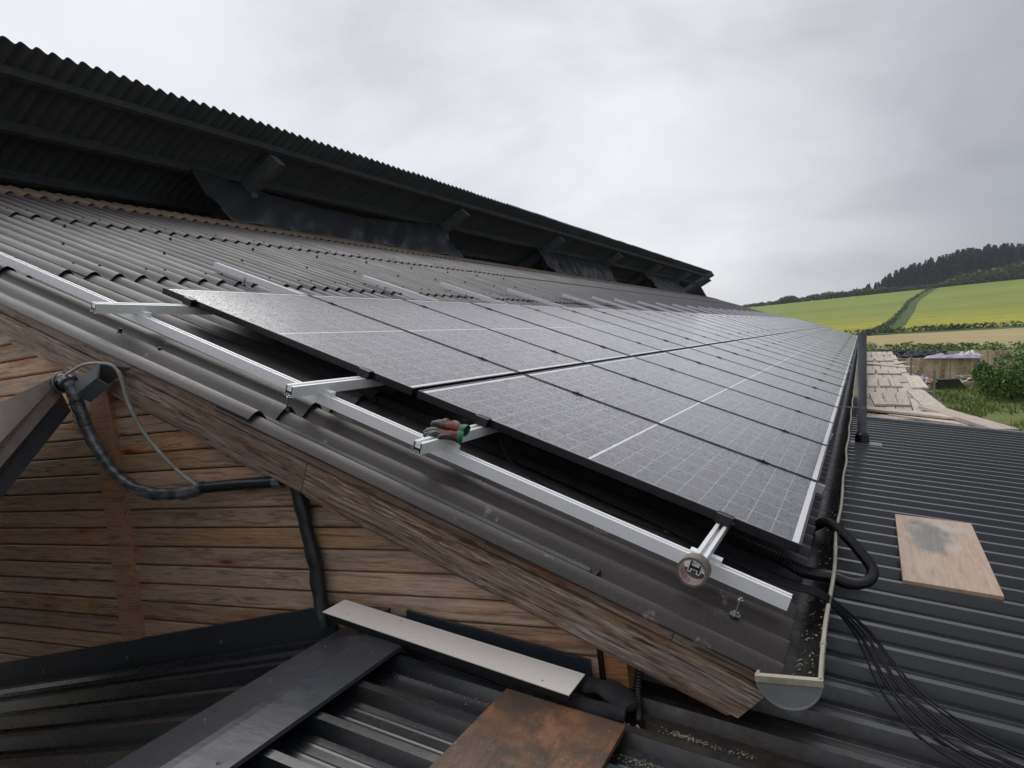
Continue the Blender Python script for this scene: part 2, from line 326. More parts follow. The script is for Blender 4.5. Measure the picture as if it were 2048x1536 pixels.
# ================================================================== the barn
barn = root('barn', (-8.0, 21.0, -3.6), 'long timber clad barn with corrugated roof and open raised ridge', 'barn')
def bput(name, me, mat):      # a part of the barn placed by a matrix in building axes
    o = bpy.data.objects.new(name, me); C.objects.link(o); o.parent = barn; o.matrix_local = Matrix.Translation(-Vector(barn['_loc'])) @ mat; return o
CP, AMP, HC, TH, V0 = .172, .034, -.175, .007, -.600
COVER = CP * 5
def sheet_mesh(name, s0, s1, lift, first=False, cols=5, mat='fibre'):
    mb = MB(); a = -.045 if first else -.055; n = cols * 10 + 2; W = COVER * cols / 5
    vs = [a + (W + .0 - a - .045) * i / (n - 1) for i in range(n)]
    def z(v, s):
        q = (HC - AMP) + AMP * (2 * (.5 + .5 * math.cos(2 * math.pi * v / CP)) ** .8 - 1) + lift * (s - s0) / (s1 - s0)
        return q + (0 if first else .009 * max(0, 1 - (v - a) / .05))
    ss = (s0, (s0 + s1) / 2, s1)
    for i, top in enumerate((0, -TH)):
        mb.grid(lambda u, t: (s0 + (s1 - s0) * u, vs[int(round(t * (n - 1)))], z(vs[int(round(t * (n - 1)))], s0 + (s1 - s0) * u) + top), 3, n)
    m = 3 * n
    f = []
    for j in range(n - 1): f.append((2 * n + j, 2 * n + j + 1, m + 2 * n + j + 1, m + 2 * n + j)); f.append((j, j + 1, m + j + 1, m + j))
    for i in range(2): f.append((i * n, (i + 1) * n, m + (i + 1) * n, m + i * n)); f.append((i * n + n - 1, (i + 1) * n + n - 1, m + (i + 1) * n + n - 1, m + i * n + n - 1))
    mb.f += f
    return mb.mesh(name, mat, True)
ROWS = [(-2.26, .055, .0), (-4.62, -2.08, .022), (-6.72, -4.44, .022), (-8.05, -6.56, .022), (-8.52, -7.90, .022)]
NCOL = int((YEND + .645) / COVER)
for r_, (s0, s1, lift) in enumerate(ROWS):
    mats = 'fibre_r' if r_ == 4 else 'fibre'
    mf = sheet_mesh('roof_sheet', s0, s1, lift, True, mat='fibre_v' if r_ < 2 else mats); me = sheet_mesh('roof_sheet', s0, s1, lift, False, mat=mats)
    for j in range(NCOL):
        jit = (random.random() - .5) * .03
        bput('roof_sheet', mf if j == 0 else me, ROOFM @ Matrix.Translation((jit if r_ else jit * .2, V0 + j * COVER, (j % 2) * .0006 + r_ * .0002)))
# dark fixing bolts on the crests
bm_ = MB(); bm_.tube([(0, 0, 0), (0, 0, .006)], .016, 8); bm_.tube([(0, 0, .006), (0, 0, .022)], .009, 6); boltm = bm_.mesh('roof_bolt', 'rubber')
for s_, every, off in ((-5.35, 5, 1), (-4.66, 3, 2), (-4.66, 3, 1), (-6.70, 4, 0), (-6.70, 4, 1), (-3.2, 5, 1), (-6.15, 6, 3)):
    for k in range(60):
        if k % every == off: bput('roof_bolt', boltm, ROOFM @ Matrix.Translation((s_ + random.uniform(-.03, .03), V0 + CP * (k + (1 if s_ < -4 else 0)), HC + .006)))
for s_, k in ((-2.9, 1),): bput('roof_bolt', boltm, ROOFM @ Matrix.Translation((s_, V0 + CP * k, HC)))
# far roof slope, which rises past the ridge and overhangs the gap
LX, LZ = -7.60, 4.872; DF = Vector((-math.cos(PI_), 0, -math.sin(PI_))); NF = Vector((-math.sin(PI_), 0, math.cos(PI_)))
FARM = Matrix(((DF.x, 0, NF.x, LX), (0, 1, 0, 0), (DF.z, 0, NF.z, LZ), (0, 0, 0, 1)))
fm = sheet_mesh('canopy_sheet', 0.0, 9.6, 0, False, mat='fibre_d')
for j in range(NCOL): bput('canopy_sheet', fm, FARM @ Matrix.Translation(((random.random() - .5) * .02, V0 + j * COVER, -HC + .0006 * (j % 2))))
def fp(t, v, h): return Vector((LX, v, LZ)) + DF * t + NF * h
def part(name, mb, m, smooth=False): return mb.build(name, m, barn, smooth)
for t_ in (.36, 1.16, 2.0, 2.9, 3.9, 5.0, 6.2, 7.5, 8.8):
    mb = MB(); hh = .13 if t_ < .5 else .16; mb.beam(fp(t_, -.55, -.055 - hh / 2), fp(t_, YEND - .1, -.055 - hh / 2), NF, .07, hh); part('purlin', mb, 'dark_timber')
for k in range(8):
    y = .06 + 6.02 * k
    mb = MB(); a, b = fp(.42, y, -.34), fp(9.3, y, -.34)
    # plumb-cut rafter head
    prof = [(.40, -.215), (.32, -.46), (9.3, -.46), (9.3, -.215)]
    mb.prism(prof, lambda p, q, y=y: fp(p, y - .065, q), lambda p, q, y=y: fp(p, y + .065, q)); part('rafter', mb, 'rafter')
    mb = MB(); X = -8.45; mb.box((X - .08, y - .07, -3.4), (X + .08, y + .07, LZ - (LX - X) * math.tan(PI_) - .47)); part('column', mb, 'dark_timber')
# purlins and rafters under our slope, so the inside is closed and dark
for s_ in (-.3, -1.5, -2.2, -3.4, -4.55, -5.6, -6.65, -7.98):
    mb = MB(); mb.beam(rp_(s_, -.50, -.31), rp_(s_, YEND - .1, -.31), NR, .07, .15); part('purlin', mb, 'dark_timber')
# verge end of the far slope
mb = MB(); mb.beam(fp(.0, YEND - .35, -.15), fp(9.4, YEND - .35, -.15), NF, .16, .34); part('barge_board', mb, 'dark_timber')
mb = MB(); mb.beam(fp(.05, -.62, -.14), fp(9.4, -.62, -.14), NF, .03, .18); part('barge_board', mb, 'dark_timber')
# gable wall cladding: every board its own piece
WY, BP, ZB0 = -.56, .0876, -1.20
def board_len(x0, x1):
    mb = MB(); w2 = (BP - .0055) / 2; c = .007
    prof = [(-w2, .018), (-w2, .002), (-w2 + c, -.004), (w2 - c * .5, -.004), (w2, .001), (w2, .018)]
    mb.prism(prof, lambda p, q: (x0, q, p), lambda p, q: (x1, q, p)); return mb
def roofx(z, h): return (h - z * NR.z) / NR.x
nb = 0
for i in range(44):
    z = ZB0 + BP * (i + .5) + .013
    xr = min(roofx(z - BP / 2, -.30), -.612)
    xl = max(-9.0, -9.0)
    spans = []
    if z > -.42 and xr > -2.90: spans.append((-2.895, xr))
    if xr > -6.5: spans.append((-6.5, min(xr, -3.035)))
    for a, b in spans:
        if b - a < .05: continue
        me = board_len(0, b - a).mesh('cladding_board', 'wall')
        bput('cladding_board', me, Matrix.Translation((a, WY + random.uniform(-.0015, .0015), z)))
mb = MB(); mb.box((-6.5, WY + .02, -3.6), (-.62, WY + .05, -.35)); part('wall_lining', mb, 'dark_timber')
mb = MB(); pts = [(-6.5, -.36), (-.62, -.36), (-.62, .06), (-6.5, 2.7)]
mb.prism(pts, lambda p, q: (p, WY + .021, q), lambda p, q: (p, WY + .05, q)); part('wall_lining', mb, 'dark_timber')
mb = MB(); pts = [(-16.3, -3.6), (-6.5, -3.6), (-6.5, 2.7), (-8.2, 3.4), (-8.4, 4.3), (-16.3, .9)]
mb.prism(pts, lambda p, q: (p, WY + .021, q), lambda p, q: (p, WY + .05, q)); part('wall_lining', mb, 'dark_timber')
mb = MB(); mb.box((-3.034, WY - .030, -.9), (-2.896, WY + .02, .99)); part('cover_strip', mb, 'post')
mb = MB(); mb.box((-.610, WY - .012, -.75), (-.600, WY + .1, .045)); part('corner_strip', mb, 'rubber')
mb = MB(); mb.box((-.598, WY + .012, -.75), (-.52, WY + .10, -.02)); part('corner_post', mb, 'post')
mb = MB(); mb.box((0, -.004, 0), (.165, .012, .155)); bput('patch_board', mb.mesh('patch_board', 'patch'), Matrix.Translation((-3.205, WY - .012, .705)))
# side wall, far gable and back wall
mb = MB(); mb.box((-.60, WY + .1, -3.6), (-.55, YEND - .15, -.12)); part('side_wall', mb, 'dark_timber')
mb = MB(); pts = [(-16.3, -3.6), (-.6, -3.6), (-.6, -.05), (-8.0, 3.2), (-8.5, 4.35), (-16.3, .85)]
mb.prism(pts, lambda p, q: (p, YEND - .15, q), lambda p, q: (p, YEND - .1, q)); part('far_gable', mb, 'dark_timber')
mb = MB(); mb.box((-16.36, WY, -3.6), (-16.3, YEND - .1, .9)); part('back_wall', mb, 'dark_timber')
# barge boards on the near verge (two layers, each in lengths)
def barge(s0, s1, h0, h1, y0, y1, cut=0.):
    mb = MB(); L_ = s1 - s0
    prof = [(0, -(h0 - h1) / 2), (L_ - cut, -(h0 - h1) / 2), (L_, (h0 - h1) / 2), (0, (h0 - h1) / 2)]
    mb.prism(prof, lambda p, q: (p, y0, q), lambda p, q: (p, y1, q))
    bput('barge_board', mb.mesh('barge_board', 'barge'), ROOFM @ Matrix.Translation((s0, 0, (h0 + h1) / 2)))
barge(-9.0, -1.745, -.252, -.372, -.636, -.600); barge(-1.742, .045, -.252, -.375, -.636, -.600, .055)
barge(-9.0, -4.2, -.198, -.250, -.622, -.590); barge(-4.197, -.262, -.198, -.250, -.621, -.590); barge(-.259, .02, -.198, -.250, -.622, -.590)
barge(-2.2, -.01, -.376, -.405, -.598, -.572, .03)
barge(-9.0, -.4, -.255, -.36, -.598, -.580)
# ================================================================== gutter
GX, GZ, GR, GY0 = -.006, -.190, .083, -.665
gut = root('gutter', (GX, 20., GZ - GR), 'half round gutter full of dark sludge along the barn eave', 'gutter')
def wob(y): return .004 * math.sin(y * 5.1) + .005 * noise.noise(Vector((y * 1.7, 3, 0))) * min(1, max(0, (y + .4)))
NY = 260; ys = [GY0 + (YEND - GY0) * (i / NY) ** 1.7 for i in range(NY + 1)]
mb = MB(); na = 13
for y in ys:
    for lay in (GR, GR - .004):
        for j in range(na):
            a = math.pi + math.pi * j / (na - 1); wx = wob(y) * (j / (na - 1)) ** 2
            mb.v.append(Vector((GX + lay * math.cos(a) + wx, y, min(GZ + lay * math.sin(a), GZ - .056 if (y > -.62 and j < 5) else 9))))
for i in range(NY):
    o = i * 2 * na; p = o + 2 * na
    for j in range(na - 1): mb.f.append((o + j, o + j + 1, p + j + 1, p + j)); mb.f.append((o + na + j, o + na + j + 1, p + na + j + 1, p + na + j))
    mb.f.append((o, o + na, p + na, p)); mb.f.append((o + na - 1, o + 2 * na - 1, p + 2 * na - 1, p + na - 1))
mb.build('trough', 'gut_in', gut, True)
mb = MB(); mb.tube([(GX + GR + wob(y), y, GZ + .002) for y in ys], .0075, 8); mb.build('outer_bead', 'gut_out', gut, True)
mb = MB(); mb.tube([(GX - GR, GY0, GZ + .002), (GX - GR, -.59, GZ + .002)], .006, 8); mb.build('inner_bead', 'gut_out', gut, True)
mb = MB(); cap = [(GX + (GR + .003) * math.cos(math.pi + math.pi * k / 20), GZ + (GR + .003) * math.sin(math.pi + math.pi * k / 20)) for k in range(21)]
mb.prism(cap, lambda p, q: (p, GY0 - .006, q), lambda p, q: (p, GY0 + .002, q)); mb.tube([(x, GY0 - .006, z) for x, z in cap], .0045, 8); mb.build('end_cap', 'gut_cap', gut, True)
mb = MB(); mb.box((GX - GR - .006, GY0 - .012, GZ - .012), (GX + GR + .008, GY0 + .008, GZ + .006)); mb.build('cap_band', 'gut_out', gut)
for y in (-.42, .62, 1.55, 3.4, 6.1, 9.0):
    mb = MB(); mb.tube([(GX + GR + wob(y), y - .012, GZ + .002), (GX + GR + wob(y), y + .012, GZ + .002)], .0098, 8); mb.build('joint_clip', 'gut_out', gut, True)
mb = MB()
for k in range(420):
    y = GY0 + .03 + (random.random() ** 1.8) * 14; x = GX + random.uniform(-.02, .062); z = GZ - math.sqrt(max(0, GR ** 2 - (x - GX) ** 2)) + .008
    s_ = random.uniform(.002, .0065); a = random.random() * 6.3; c, s2 = math.cos(a) * s_ * 1.8, math.sin(a) * s_ * 1.8
    mb.add([(x - c, y - s2, z), (x + s2 * .4, y - c * .4, z + .003), (x + c, y + s2, z), (x - s2 * .4, y + c * .4, z + .004)], [(0, 1, 2, 3)])
dl = kind(solo('gutter_litter', mb, 'litter', (GX, 0, GZ - GR), 'pale leaf litter and grit scattered along the dark gutter', 'litter'), 'stuff')
# ================================================================== solar array
PL, PW, GAP, PITCH = 1.7231, 1.134, .0285, 1.154
FT = .035
def panel_meshes():
    f = MB(); lip = .010
    f.box((0, 0, -FT), (lip, PW, 0)); f.box((PL - lip, 0, -FT), (PL, PW, 0)); f.box((lip, 0, -FT), (PL - lip, lip, 0)); f.box((lip, PW - lip, -FT), (PL - lip, PW, 0))
    fmesh = f.mesh('frame', 'black_alu')
    g = MB(); g.box((lip, lip, -.010), (PL - lip, PW - lip, -.0025)); return fmesh, g.mesh('glass', 'glass')
pf, pg = panel_meshes(); NP = 36
for row in (0, 1):
    for k in range(NP):
        s0 = -(2 * PL + GAP) + row * (PL + GAP)
        loc = rp_(s0, k * PITCH, 0)
        g_ = 'upper row of solar panels' if row == 0 else 'lower row of solar panels'
        if k == 0: lab = ('rain speckled black framed solar panel at the gable end of the upper row' if row == 0 else 'rain speckled solar panel at the gable end of the lower row, above the tape roll')
        else: lab = ('rain speckled black framed solar panel of the upper row, below the bare rail ends' if row == 0 else 'rain speckled black framed solar panel of the lower row, along the gutter')
        o = bpy.data.objects.new('solar_module', None); C.objects.link(o); o.empty_display_size = .1
        o.matrix_world = Matrix.Translation(loc + NR * random.uniform(-.0015, .0015)) @ ROOFM @ Matrix.Rotation(random.uniform(-.0012, .0012), 4, 'X')
        tag(o, lab, 'solar panel', g_)
        fr = put('frame', pf, o); put('glass', pg, o)
        if row == 1 and k == 0:
            mb = MB()
            for q, (a, b) in enumerate(((1.425, 1.475), (1.43, 1.470), (1.437, 1.482))): mb.box((a, -.0009, -.011 - q * .0055), (b, -.0003, -.0085 - q * .0055))
            st = kind(put('sticker', mb.mesh('sticker', 'white'), fr), 'stuff')
# rails: H-shaped aluminium profile
RW, RH = .040, .047
def rail_prof():
    a, b = RW / 2, RH
    return [(-a, -b), (-.009, -b), (-.009, -b + .012), (.009, -b + .012), (.009, -b), (a, -b), (a, 0), (.007, 0), (.007, -.008), (.012, -.008), (.012, -.022), (-.012, -.022), (-.012, -.008), (-.007, -.008), (-.007, 0), (-a, 0)]
def local_rail(L_): mb = MB(); mb.prism(rail_prof(), lambda p, q: (0, p, q), lambda p, q: (L_, p, q)); return mb
mbc = MB(); mbc.box((-.03, -.009, -.01), (.03, .009, .0045)); mbc.tube([(0, 0, .0045), (0, 0, .009)], .006, 8); clampm = mbc.mesh('clamp', 'black_alu')
mbe = MB(); mbe.box((-.032, -.030, -FT), (.032, -.001, .003)); mbe.box((-.032, -.001, .0005), (.032, .009, .004)); endm = mbe.mesh('end_clamp', 'black_alu')
RL = ((-3.240, -.545, 'long aluminium rail under the top edge of the upper panels'), (-2.018, -.505, 'long aluminium rail under the lower part of the upper panels'),
      (-1.362, -.505, 'long aluminium rail with a pair of work gloves on its end'), (-.280, -.470, 'long aluminium rail with a roll of tape hung on its end'))
for s_, v0, lab in RL:
    o = bpy.data.objects.new('mounting_rail', None); C.objects.link(o); o.empty_display_size = .1; o.matrix_world = Matrix.Translation(rp_(s_, v0, -FT)) @ ROOFM; tag(o, lab, 'rail')
    mb = MB(); L_ = NP * PITCH + .05 - v0; mb.prism(rail_prof(), lambda p, q: (p, 0, q), lambda p, q: (p, L_, q)); pf_ = put('profile', mb.mesh('profile', 'alu'), o)
    hm = MB(); hm.prism([(-.018, -.044), (-.0118, -.044), (-.0118, -.0335), (.0118, -.0335), (.0118, -.044), (.018, -.044), (.018, -.003), (.0125, -.003), (.0125, -.0235), (-.0125, -.0235), (-.0125, -.003), (-.018, -.003)], lambda p, q: (p, -.0006, q), lambda p, q: (p, .004, q)); put('hollow_shade', hm.mesh('hollow_shade', 'rubber'), pf_)  # solid black insert on the end face, painting the shade inside the open profile
    put('end_clamp', endm, o, Matrix.Translation((0, -v0, FT)))
    for k in range(1, NP): put('clamp', clampm, o, Matrix.Translation((0, -v0 + k * PITCH - .010, FT)))
    for bx in (((-.05, .0, -RH - .004), (-.021, .035, -RH + .012)), ((.021, 0, -RH - .004), (.06, .035, -RH + .018))):
        mb = MB(); mb.box(*bx); put('cross_clamp', mb.mesh('cross_clamp', 'alu'), o, Matrix.Translation((0, -.3 - v0 - .012, 0)))
SV = [-.303, 1.48, 3.43, 5.02, 6.89, 9.05, 10.64, 11.97] + [13.7 + 1.78 * k for k in range(16)]
HB = -FT - RH
srm = local_rail(4.80).mesh('profile', 'alu')
hb = MB(); hb.tube([(0, 0, 0), (0, 0, .065)], .005, 8); hb.tube([(0, 0, 0), (0, 0, .005)], .018, 10); hb.tube([(0, 0, .005), (0, 0, .013)], .012, 6); hb.tube([(0, 0, .05), (0, 0, .058)], .0095, 6); hbm = hb.mesh('hanger_bolt', 'steel')
hp = MB(); hp.box((-.016, -.008, 0), (.016, .03, .004)); hpm = hp.mesh('fixing_plate', 'steel')
for i, v in enumerate(SV):
    o = bpy.data.objects.new('slope_rail', None); C.objects.link(o); o.empty_display_size = .1; o.matrix_world = Matrix.Translation(rp_(-4.78 + random.uniform(-.03, .03) * (i > 0), v, HB)) @ ROOFM
    tag(o, 'white aluminium rail running down the whole verge, outside the panels' if i == 0 else 'white aluminium rail end sticking out above the upper solar panels', 'rail', None if i == 0 else 'slope rails under the panels')
    put('profile', srm, o)
    vc = round((v - V0) / CP) * CP + V0
    if i == 0: vc = V0 + CP * 1
    for s_ in ((.42, 2.70, 4.66) if i == 0 else (.36, 4.6)):
        dz = HC - HB - (-0) ; hb_ = put('hanger_bolt', hbm, o, Matrix.Translation((s_, vc - v, HC - HB + .002))); (put('fixing_plate', hpm, hb_, Matrix.Translation((0, 0, .056))) if i else None)
# ================================================================== lower metal roofs (extension with a ridge)
NLX, NLZ = .183, .983; LS = .186; D0 = -.40
def lz(x, d=0): return (D0 + d - NLX * x) / NLZ
ext = root('extension', (1.0, 2.0, -3.7), 'low extension with wet dark ribbed metal roof beside the barn', 'building')
def eput(name, me, mat): o = bpy.data.objects.new(name, me); C.objects.link(o); o.parent = ext; o.matrix_local = Matrix.Translation(-Vector(ext['_loc'])) @ mat; return o
def epart(name, mb, m, smooth=False): return mb.build(name, m, ext, smooth)
AL = math.atan(LS)
ER = Matrix(((math.cos(AL), 0, math.sin(AL), 0), (0, 1, 0, 0), (-math.sin(AL), 0, math.cos(AL), 0), (0, 0, 0, 1)))
EL = Matrix(((-math.cos(AL), 0, -math.sin(AL), 0), (0, 1, 0, 0), (-math.sin(AL), 0, math.cos(AL), 0), (0, 0, 0, 1)))
def rib_sheet(L_, first):
    pr = []
    for k in range(5):
        b = k * .2; pr += [(b - .016, .006), (b + .016, .006), (b + .034, -.036), (b + .078, -.036), (b + .086, -.0350), (b + .094, -.036), (b + .126, -.036), (b + .134, -.0350), (b + .142, -.036), (b + .168, -.036)]
    pr += [(1.0 - .015, .0045), (1.0 + .012, .0045)]
    if first: pass
    mb = MB(); n = len(pr); d = .0012
    top = [(0, y, z) for y, z in pr] + [(L_, y, z) for y, z in pr]; bot = [(x, y, z - d) for x, y, z in top]
    mb.add(top, [(j, j + 1, n + j + 1, n + j) for j in range(n - 1)]); mb.add(bot, [(j, j + 1, n + j + 1, n + j) for j in range(n - 1)])
    return mb.mesh('metal_sheet', 'sheet')
RIDX = -1.40
rm = rib_sheet(5.2, False)
for k in range(10): eput('metal_sheet', rm, Matrix.Translation((RIDX, -2.8 + k * 1.0, lz(RIDX))) @ ER @ Matrix.Translation((0, 0, .0003 * (k % 2))))
lm_ = rib_sheet(4.4, False)
for k in range(2): eput('metal_sheet', lm_, Matrix.Translation((RIDX, -2.68 + k * 1.0, lz(RIDX) + .002)) @ EL)
lm2 = rib_sheet(4.4, False)
# ridge cap: two wings and a soft fold, standing on the ribs
mb = MB(); yc0, yc1 = -2.8, -.60
capo = [(-.215, -.024), (-.212, -.016), (-.03, .012), (0, .016), (.03, .013), (.150, -.008), (.152, -.020), (.150, -.020), (.148, -.010), (.03, .011), (0, .014), (-.03, .010), (-.212, -.018)]
mb.prism(capo, lambda p, q: (RIDX + p + .010, yc0, lz(RIDX) + q + .010), lambda p, q: (RIDX + p, yc1, lz(RIDX) + q + .010)); epart('ridge_cap', mb, 'flash')
mb = MB(); mb.box((RIDX - .175, -.62, lz(RIDX) - .02), (RIDX - .02, -.585, lz(RIDX) + .06)); epart('end_fold', mb, 'flash')
# upstand flashing of the left slope against the gable
def llz(x): return lz(RIDX) + (x - RIDX) * LS
mb = MB(); mb.prism([(-5.8, llz(-5.8) - .04), (RIDX - .30, llz(RIDX - .30) - .02), (RIDX - .30, llz(RIDX - .30) + .115), (-5.8, llz(-5.8) + .125)], lambda p, q: (p, WY - .034, q), lambda p, q: (p, WY - .018, q)); epart('upstand_flashing', mb, 'slate_face')
mb = MB(); mb.prism([(-5.8, llz(-5.8) - .030), (RIDX - .2, llz(RIDX - .2) - .025), (RIDX - .2, llz(RIDX - .2) - .010), (-5.8, llz(-5.8) - .015)], lambda p, q: (p, WY - .20, q), lambda p, q: (p, WY - .03, q)); epart('apron_flashing', mb, 'flash')
# upstand behind the white board
mb = MB(); mb.prism([(RIDX + .05, lz(RIDX + .05) - .03), (-.635, lz(-.635) - .03), (-.635, lz(-.635) + .062), (RIDX + .05, lz(RIDX + .05) + .062)], lambda p, q: (p, WY - .026, q), lambda p, q: (p, WY - .012, q)); epart('upstand_flashing', mb, 'slate_face')
# screws
scm = MB(); scm.tube([(0, 0, 0), (0, 0, .002)], .011, 10); scm.tube([(0, 0, .002), (0, 0, .007)], .005, 6); scmesh = scm.mesh('screw', 'steel')
for x, y, z in [(RIDX + .10, -.86, .006), (RIDX + .10, -1.16, .006), (RIDX + .115, -1.52, .006), (RIDX + .12, -1.9, .006), (RIDX - .13, -.83, .004), (RIDX - .125, -1.10, .004), (RIDX - .12, -1.36, .004)]:
    eput('screw', scmesh, Matrix.Translation((x, y, lz(RIDX) + z)))
for x in (-2.35, -3.0, -3.7): eput('screw', scmesh, Matrix.Translation((x, WY - .035, llz(x) + .04)) @ Matrix.Rotation(R(90), 4, 'X'))
for k in range(70):
    x = random.choice((-.35, .55, 1.5, 2.4)) + random.uniform(-.02, .02); y = -2.2 + .2 * random.randint(0, 46)
    eput('screw', scmesh, Matrix.Translation((x, y, lz(x) + .0005)) @ ER)
# far verge trim and walls
mb = MB(); y1 = 7.2
mb.prism([(.10, lz(.10) - .05), (3.72, lz(3.72) - .05), (3.72, lz(3.72) + .03), (.10, lz(.10) + .03)], lambda p, q: (p, y1, q), lambda p, q: (p, y1 + .09, q)); epart('verge_trim', mb, 'galv')
mb = MB(); mb.box((3.45, -2.7, -3.8), (3.6, 7.15, lz(3.6) - .06)); epart('wall', mb, 'pvc')
mb = MB(); mb.prism([(-.5, -3.7), (3.44, -3.8), (3.44, lz(3.44) - .06), (-.5, lz(-.5) - .06)], lambda p, q: (p, 7.0, q), lambda p, q: (p, 7.15, q)); epart('wall', mb, 'pvc')
mb = MB(); mb.prism([(-5.6, -3.4), (3.44, -3.8), (3.44, lz(3.44) - .06), (RIDX, lz(RIDX) - .06), (-5.6, llz(-5.6) - .06)], lambda p, q: (p, -2.7, q), lambda p, q: (p, -2.55, q)); epart('wall', mb, 'pvc')
# moss, grit and pebbles lying on the metal roof
mb = MB()
def grit(cx, cy, n, sx, sy, s0, s1, d=-.034):
    for _ in range(n):
        x, y = random.gauss(cx, sx), random.gauss(cy, sy); z = lz(x, d); r = random.uniform(s0, s1); a = random.random() * 6.3
        p = [(x + r * math.cos(a + t) * random.uniform(.6, 1.2), y + r * math.sin(a + t) * random.uniform(.6, 1.2), z) for t in (0, 1.6, 3.1, 4.7)]
        mb.add(p + [(x, y, z + r * .9)], [(0, 1, 4), (1, 2, 4), (2, 3, 4), (3, 0, 4)])
grit(-.31, -.694, 130, .035, .006, .0012, .0035); grit(-.22, -.70, 60, .04, .006, .001, .003); grit(-.15, -.69, 30, .02, .006, .001, .003)
grit(-.38, -.885, 110, .05, .010, .0012, .0035); grit(-1.19, -.83, 26, .05, .02, .001, .003); grit(-.9, -.84, 40, .10, .008, .001, .003)
for _ in range(60): grit(random.uniform(-1.2, .1), random.uniform(-1.9, -.75), 1, .02, .02, .0012, .0032)
for _ in range(40): grit(random.uniform(-.4, .4), random.uniform(-1.2, -.45), 1, .02, .02, .001, .0028)
kind(solo('roof_grit', mb, 'litter', (0, -1, -.5), 'pale grit and bits of dry foam lying on the metal roof', 'grit'), 'stuff')
# ================================================================== loose things on the lower roof
def slab(name, c, th, m, label, cat, d, tilt=None):
    # c: four (x, y) corners on the roof plane, lying d above the rib crests
    mb = MB(); base = [Vector((x, y, lz(x, d))) for x, y in c]; up = Vector((NLX, 0, NLZ)) * th
    mb.hexa(base + [b + up for b in base])
    ctr = sum(base, Vector()) / 4
    return solo(name, mb, m, ctr, label, cat)
def frame_slab(name, c, th, m, label, cat, d, axis):
    # the same with the mesh lying along its own long axis (for the grain)
    base = [Vector((x, y, lz(x, d))) for x, y in c]; ctr = sum(base, Vector()) / 4
    ax = (base[axis[1]] - base[axis[0]]).normalized(); nz = Vector((NLX, 0, NLZ)).normalized(); ay = nz.cross(ax)
    Mx = Matrix((ax, ay, nz)).transposed(); inv = Mx.inverted()
    lo = [inv @ (b - ctr) for b in base]; mb = MB(); mb.hexa(lo + [p + Vector((0, 0, th)) for p in lo])
    o = put(name, mb.mesh(name, m)); o.matrix_world = Matrix.Translation(ctr) @ Mx.to_4x4(); bev = o.modifiers.new('bevel', 'BEVEL'); bev.width = .002; bev.segments = 2
    return tag(o, label, cat)
frame_slab('plywood_sheet', [(-.832, -.812), (-.835, -1.36), (-.448, -1.36), (-.450, -.813)], .020, 'brownply', 'rusty brown stained plywood sheet in front of the gable foot', 'board', .002, (0, 1))
frame_slab('plywood_sheet', [(.327, .99), (.722, 1.02), (.748, 2.325), (.342, 2.275)], .022, 'paleply', 'pale plywood sheet with a dark damp patch on the metal roof', 'board', .002, (1, 2))
# cream board with dark underside
wb = root('fascia_offcut', (-1.1, -.70, lz(-1.1, .05)), 'cream coloured long board lying along the foot of the gable', 'board')
mb = MB(); q = [(-1.602, -.752), (-.619, -.811), (-.620, -.668), (-1.602, -.624)]
mb.hexa([(x, y, lz(x, .055)) for x, y in q] + [(x, y, lz(x, .058)) for x, y in q]); mb.build('face', 'white_board', wb)
q2 = [(-1.598, -.748), (-.624, -.806), (-.625, -.79), (-1.598, -.732)]
mb = MB(); mb.hexa([(x, y, lz(x, .030)) for x, y in q2] + [(x, y, lz(x, .0545)) for x, y in q2]); mb.build('edge_return', 'rubber', wb)
mb = MB()
for x, y in ((-1.51, -.72), (-1.32, -.665), (-.72, -.775)): mb.tube([(x, y, lz(x, .0582)), (x, y, lz(x, .0588))], .0032, 8)
mb.build('nail_holes', 'rubber', wb)
mb = MB(); pth = smoothpath([(-1.27, -.70, lz(-1.27, .006)), (-.95, -.735, lz(-.95, .004)), (-.66, -.755, lz(-.66, .002)), (-.54, -.745, lz(-.54, .003)), (-.475, -.735, lz(-.475, .002))], 8)
mb.tube([p + Vector((0, noise.noise(p * 9) * .006, 0)) for p in pth], [.030 + .004 * noise.noise(p * 14) for p in pth], 12, ell=(1.0, .75)); solo('foam_strip', mb, 'foam', pth[len(pth) // 2], 'black foam closure strip along the foot of the gable', 'foam strip', smooth=True)
mb = MB(); pth = smoothpath([(-.63, -.67, lz(-.63, .02)), (-.57, -.66, lz(-.57, .028)), (-.51, -.675, lz(-.51, .02)), (-.46, -.70, lz(-.46, .006))], 8)
mb.tube([p + Vector((0, 0, noise.noise(p * 20) * .006)) for p in pth], [.026, *[.030 + .010 * noise.noise(p * 22) for p in pth[1:-1]], .012], 12, ell=(1.5, .7)); solo('felt_roll', mb, 'foam', pth[0], 'crumpled dark felt bunched against the gable corner post', 'felt', smooth=True)
mb = MB()
for _ in range(26):
    x, y = random.gauss(-.452, .012), random.gauss(-.762, .010); r = random.uniform(.004, .009); z = lz(x, -.02)
    mb.tube([(x, y, z - .008), (x + random.uniform(-.004, .004), y, z + r)], [r, r * .5], 6)
solo('foam_blob', mb, 'litter', (-.45, -.762, lz(-.45, -.03)), 'pale expanding foam lump around the small black conduit', 'foam', smooth=True)
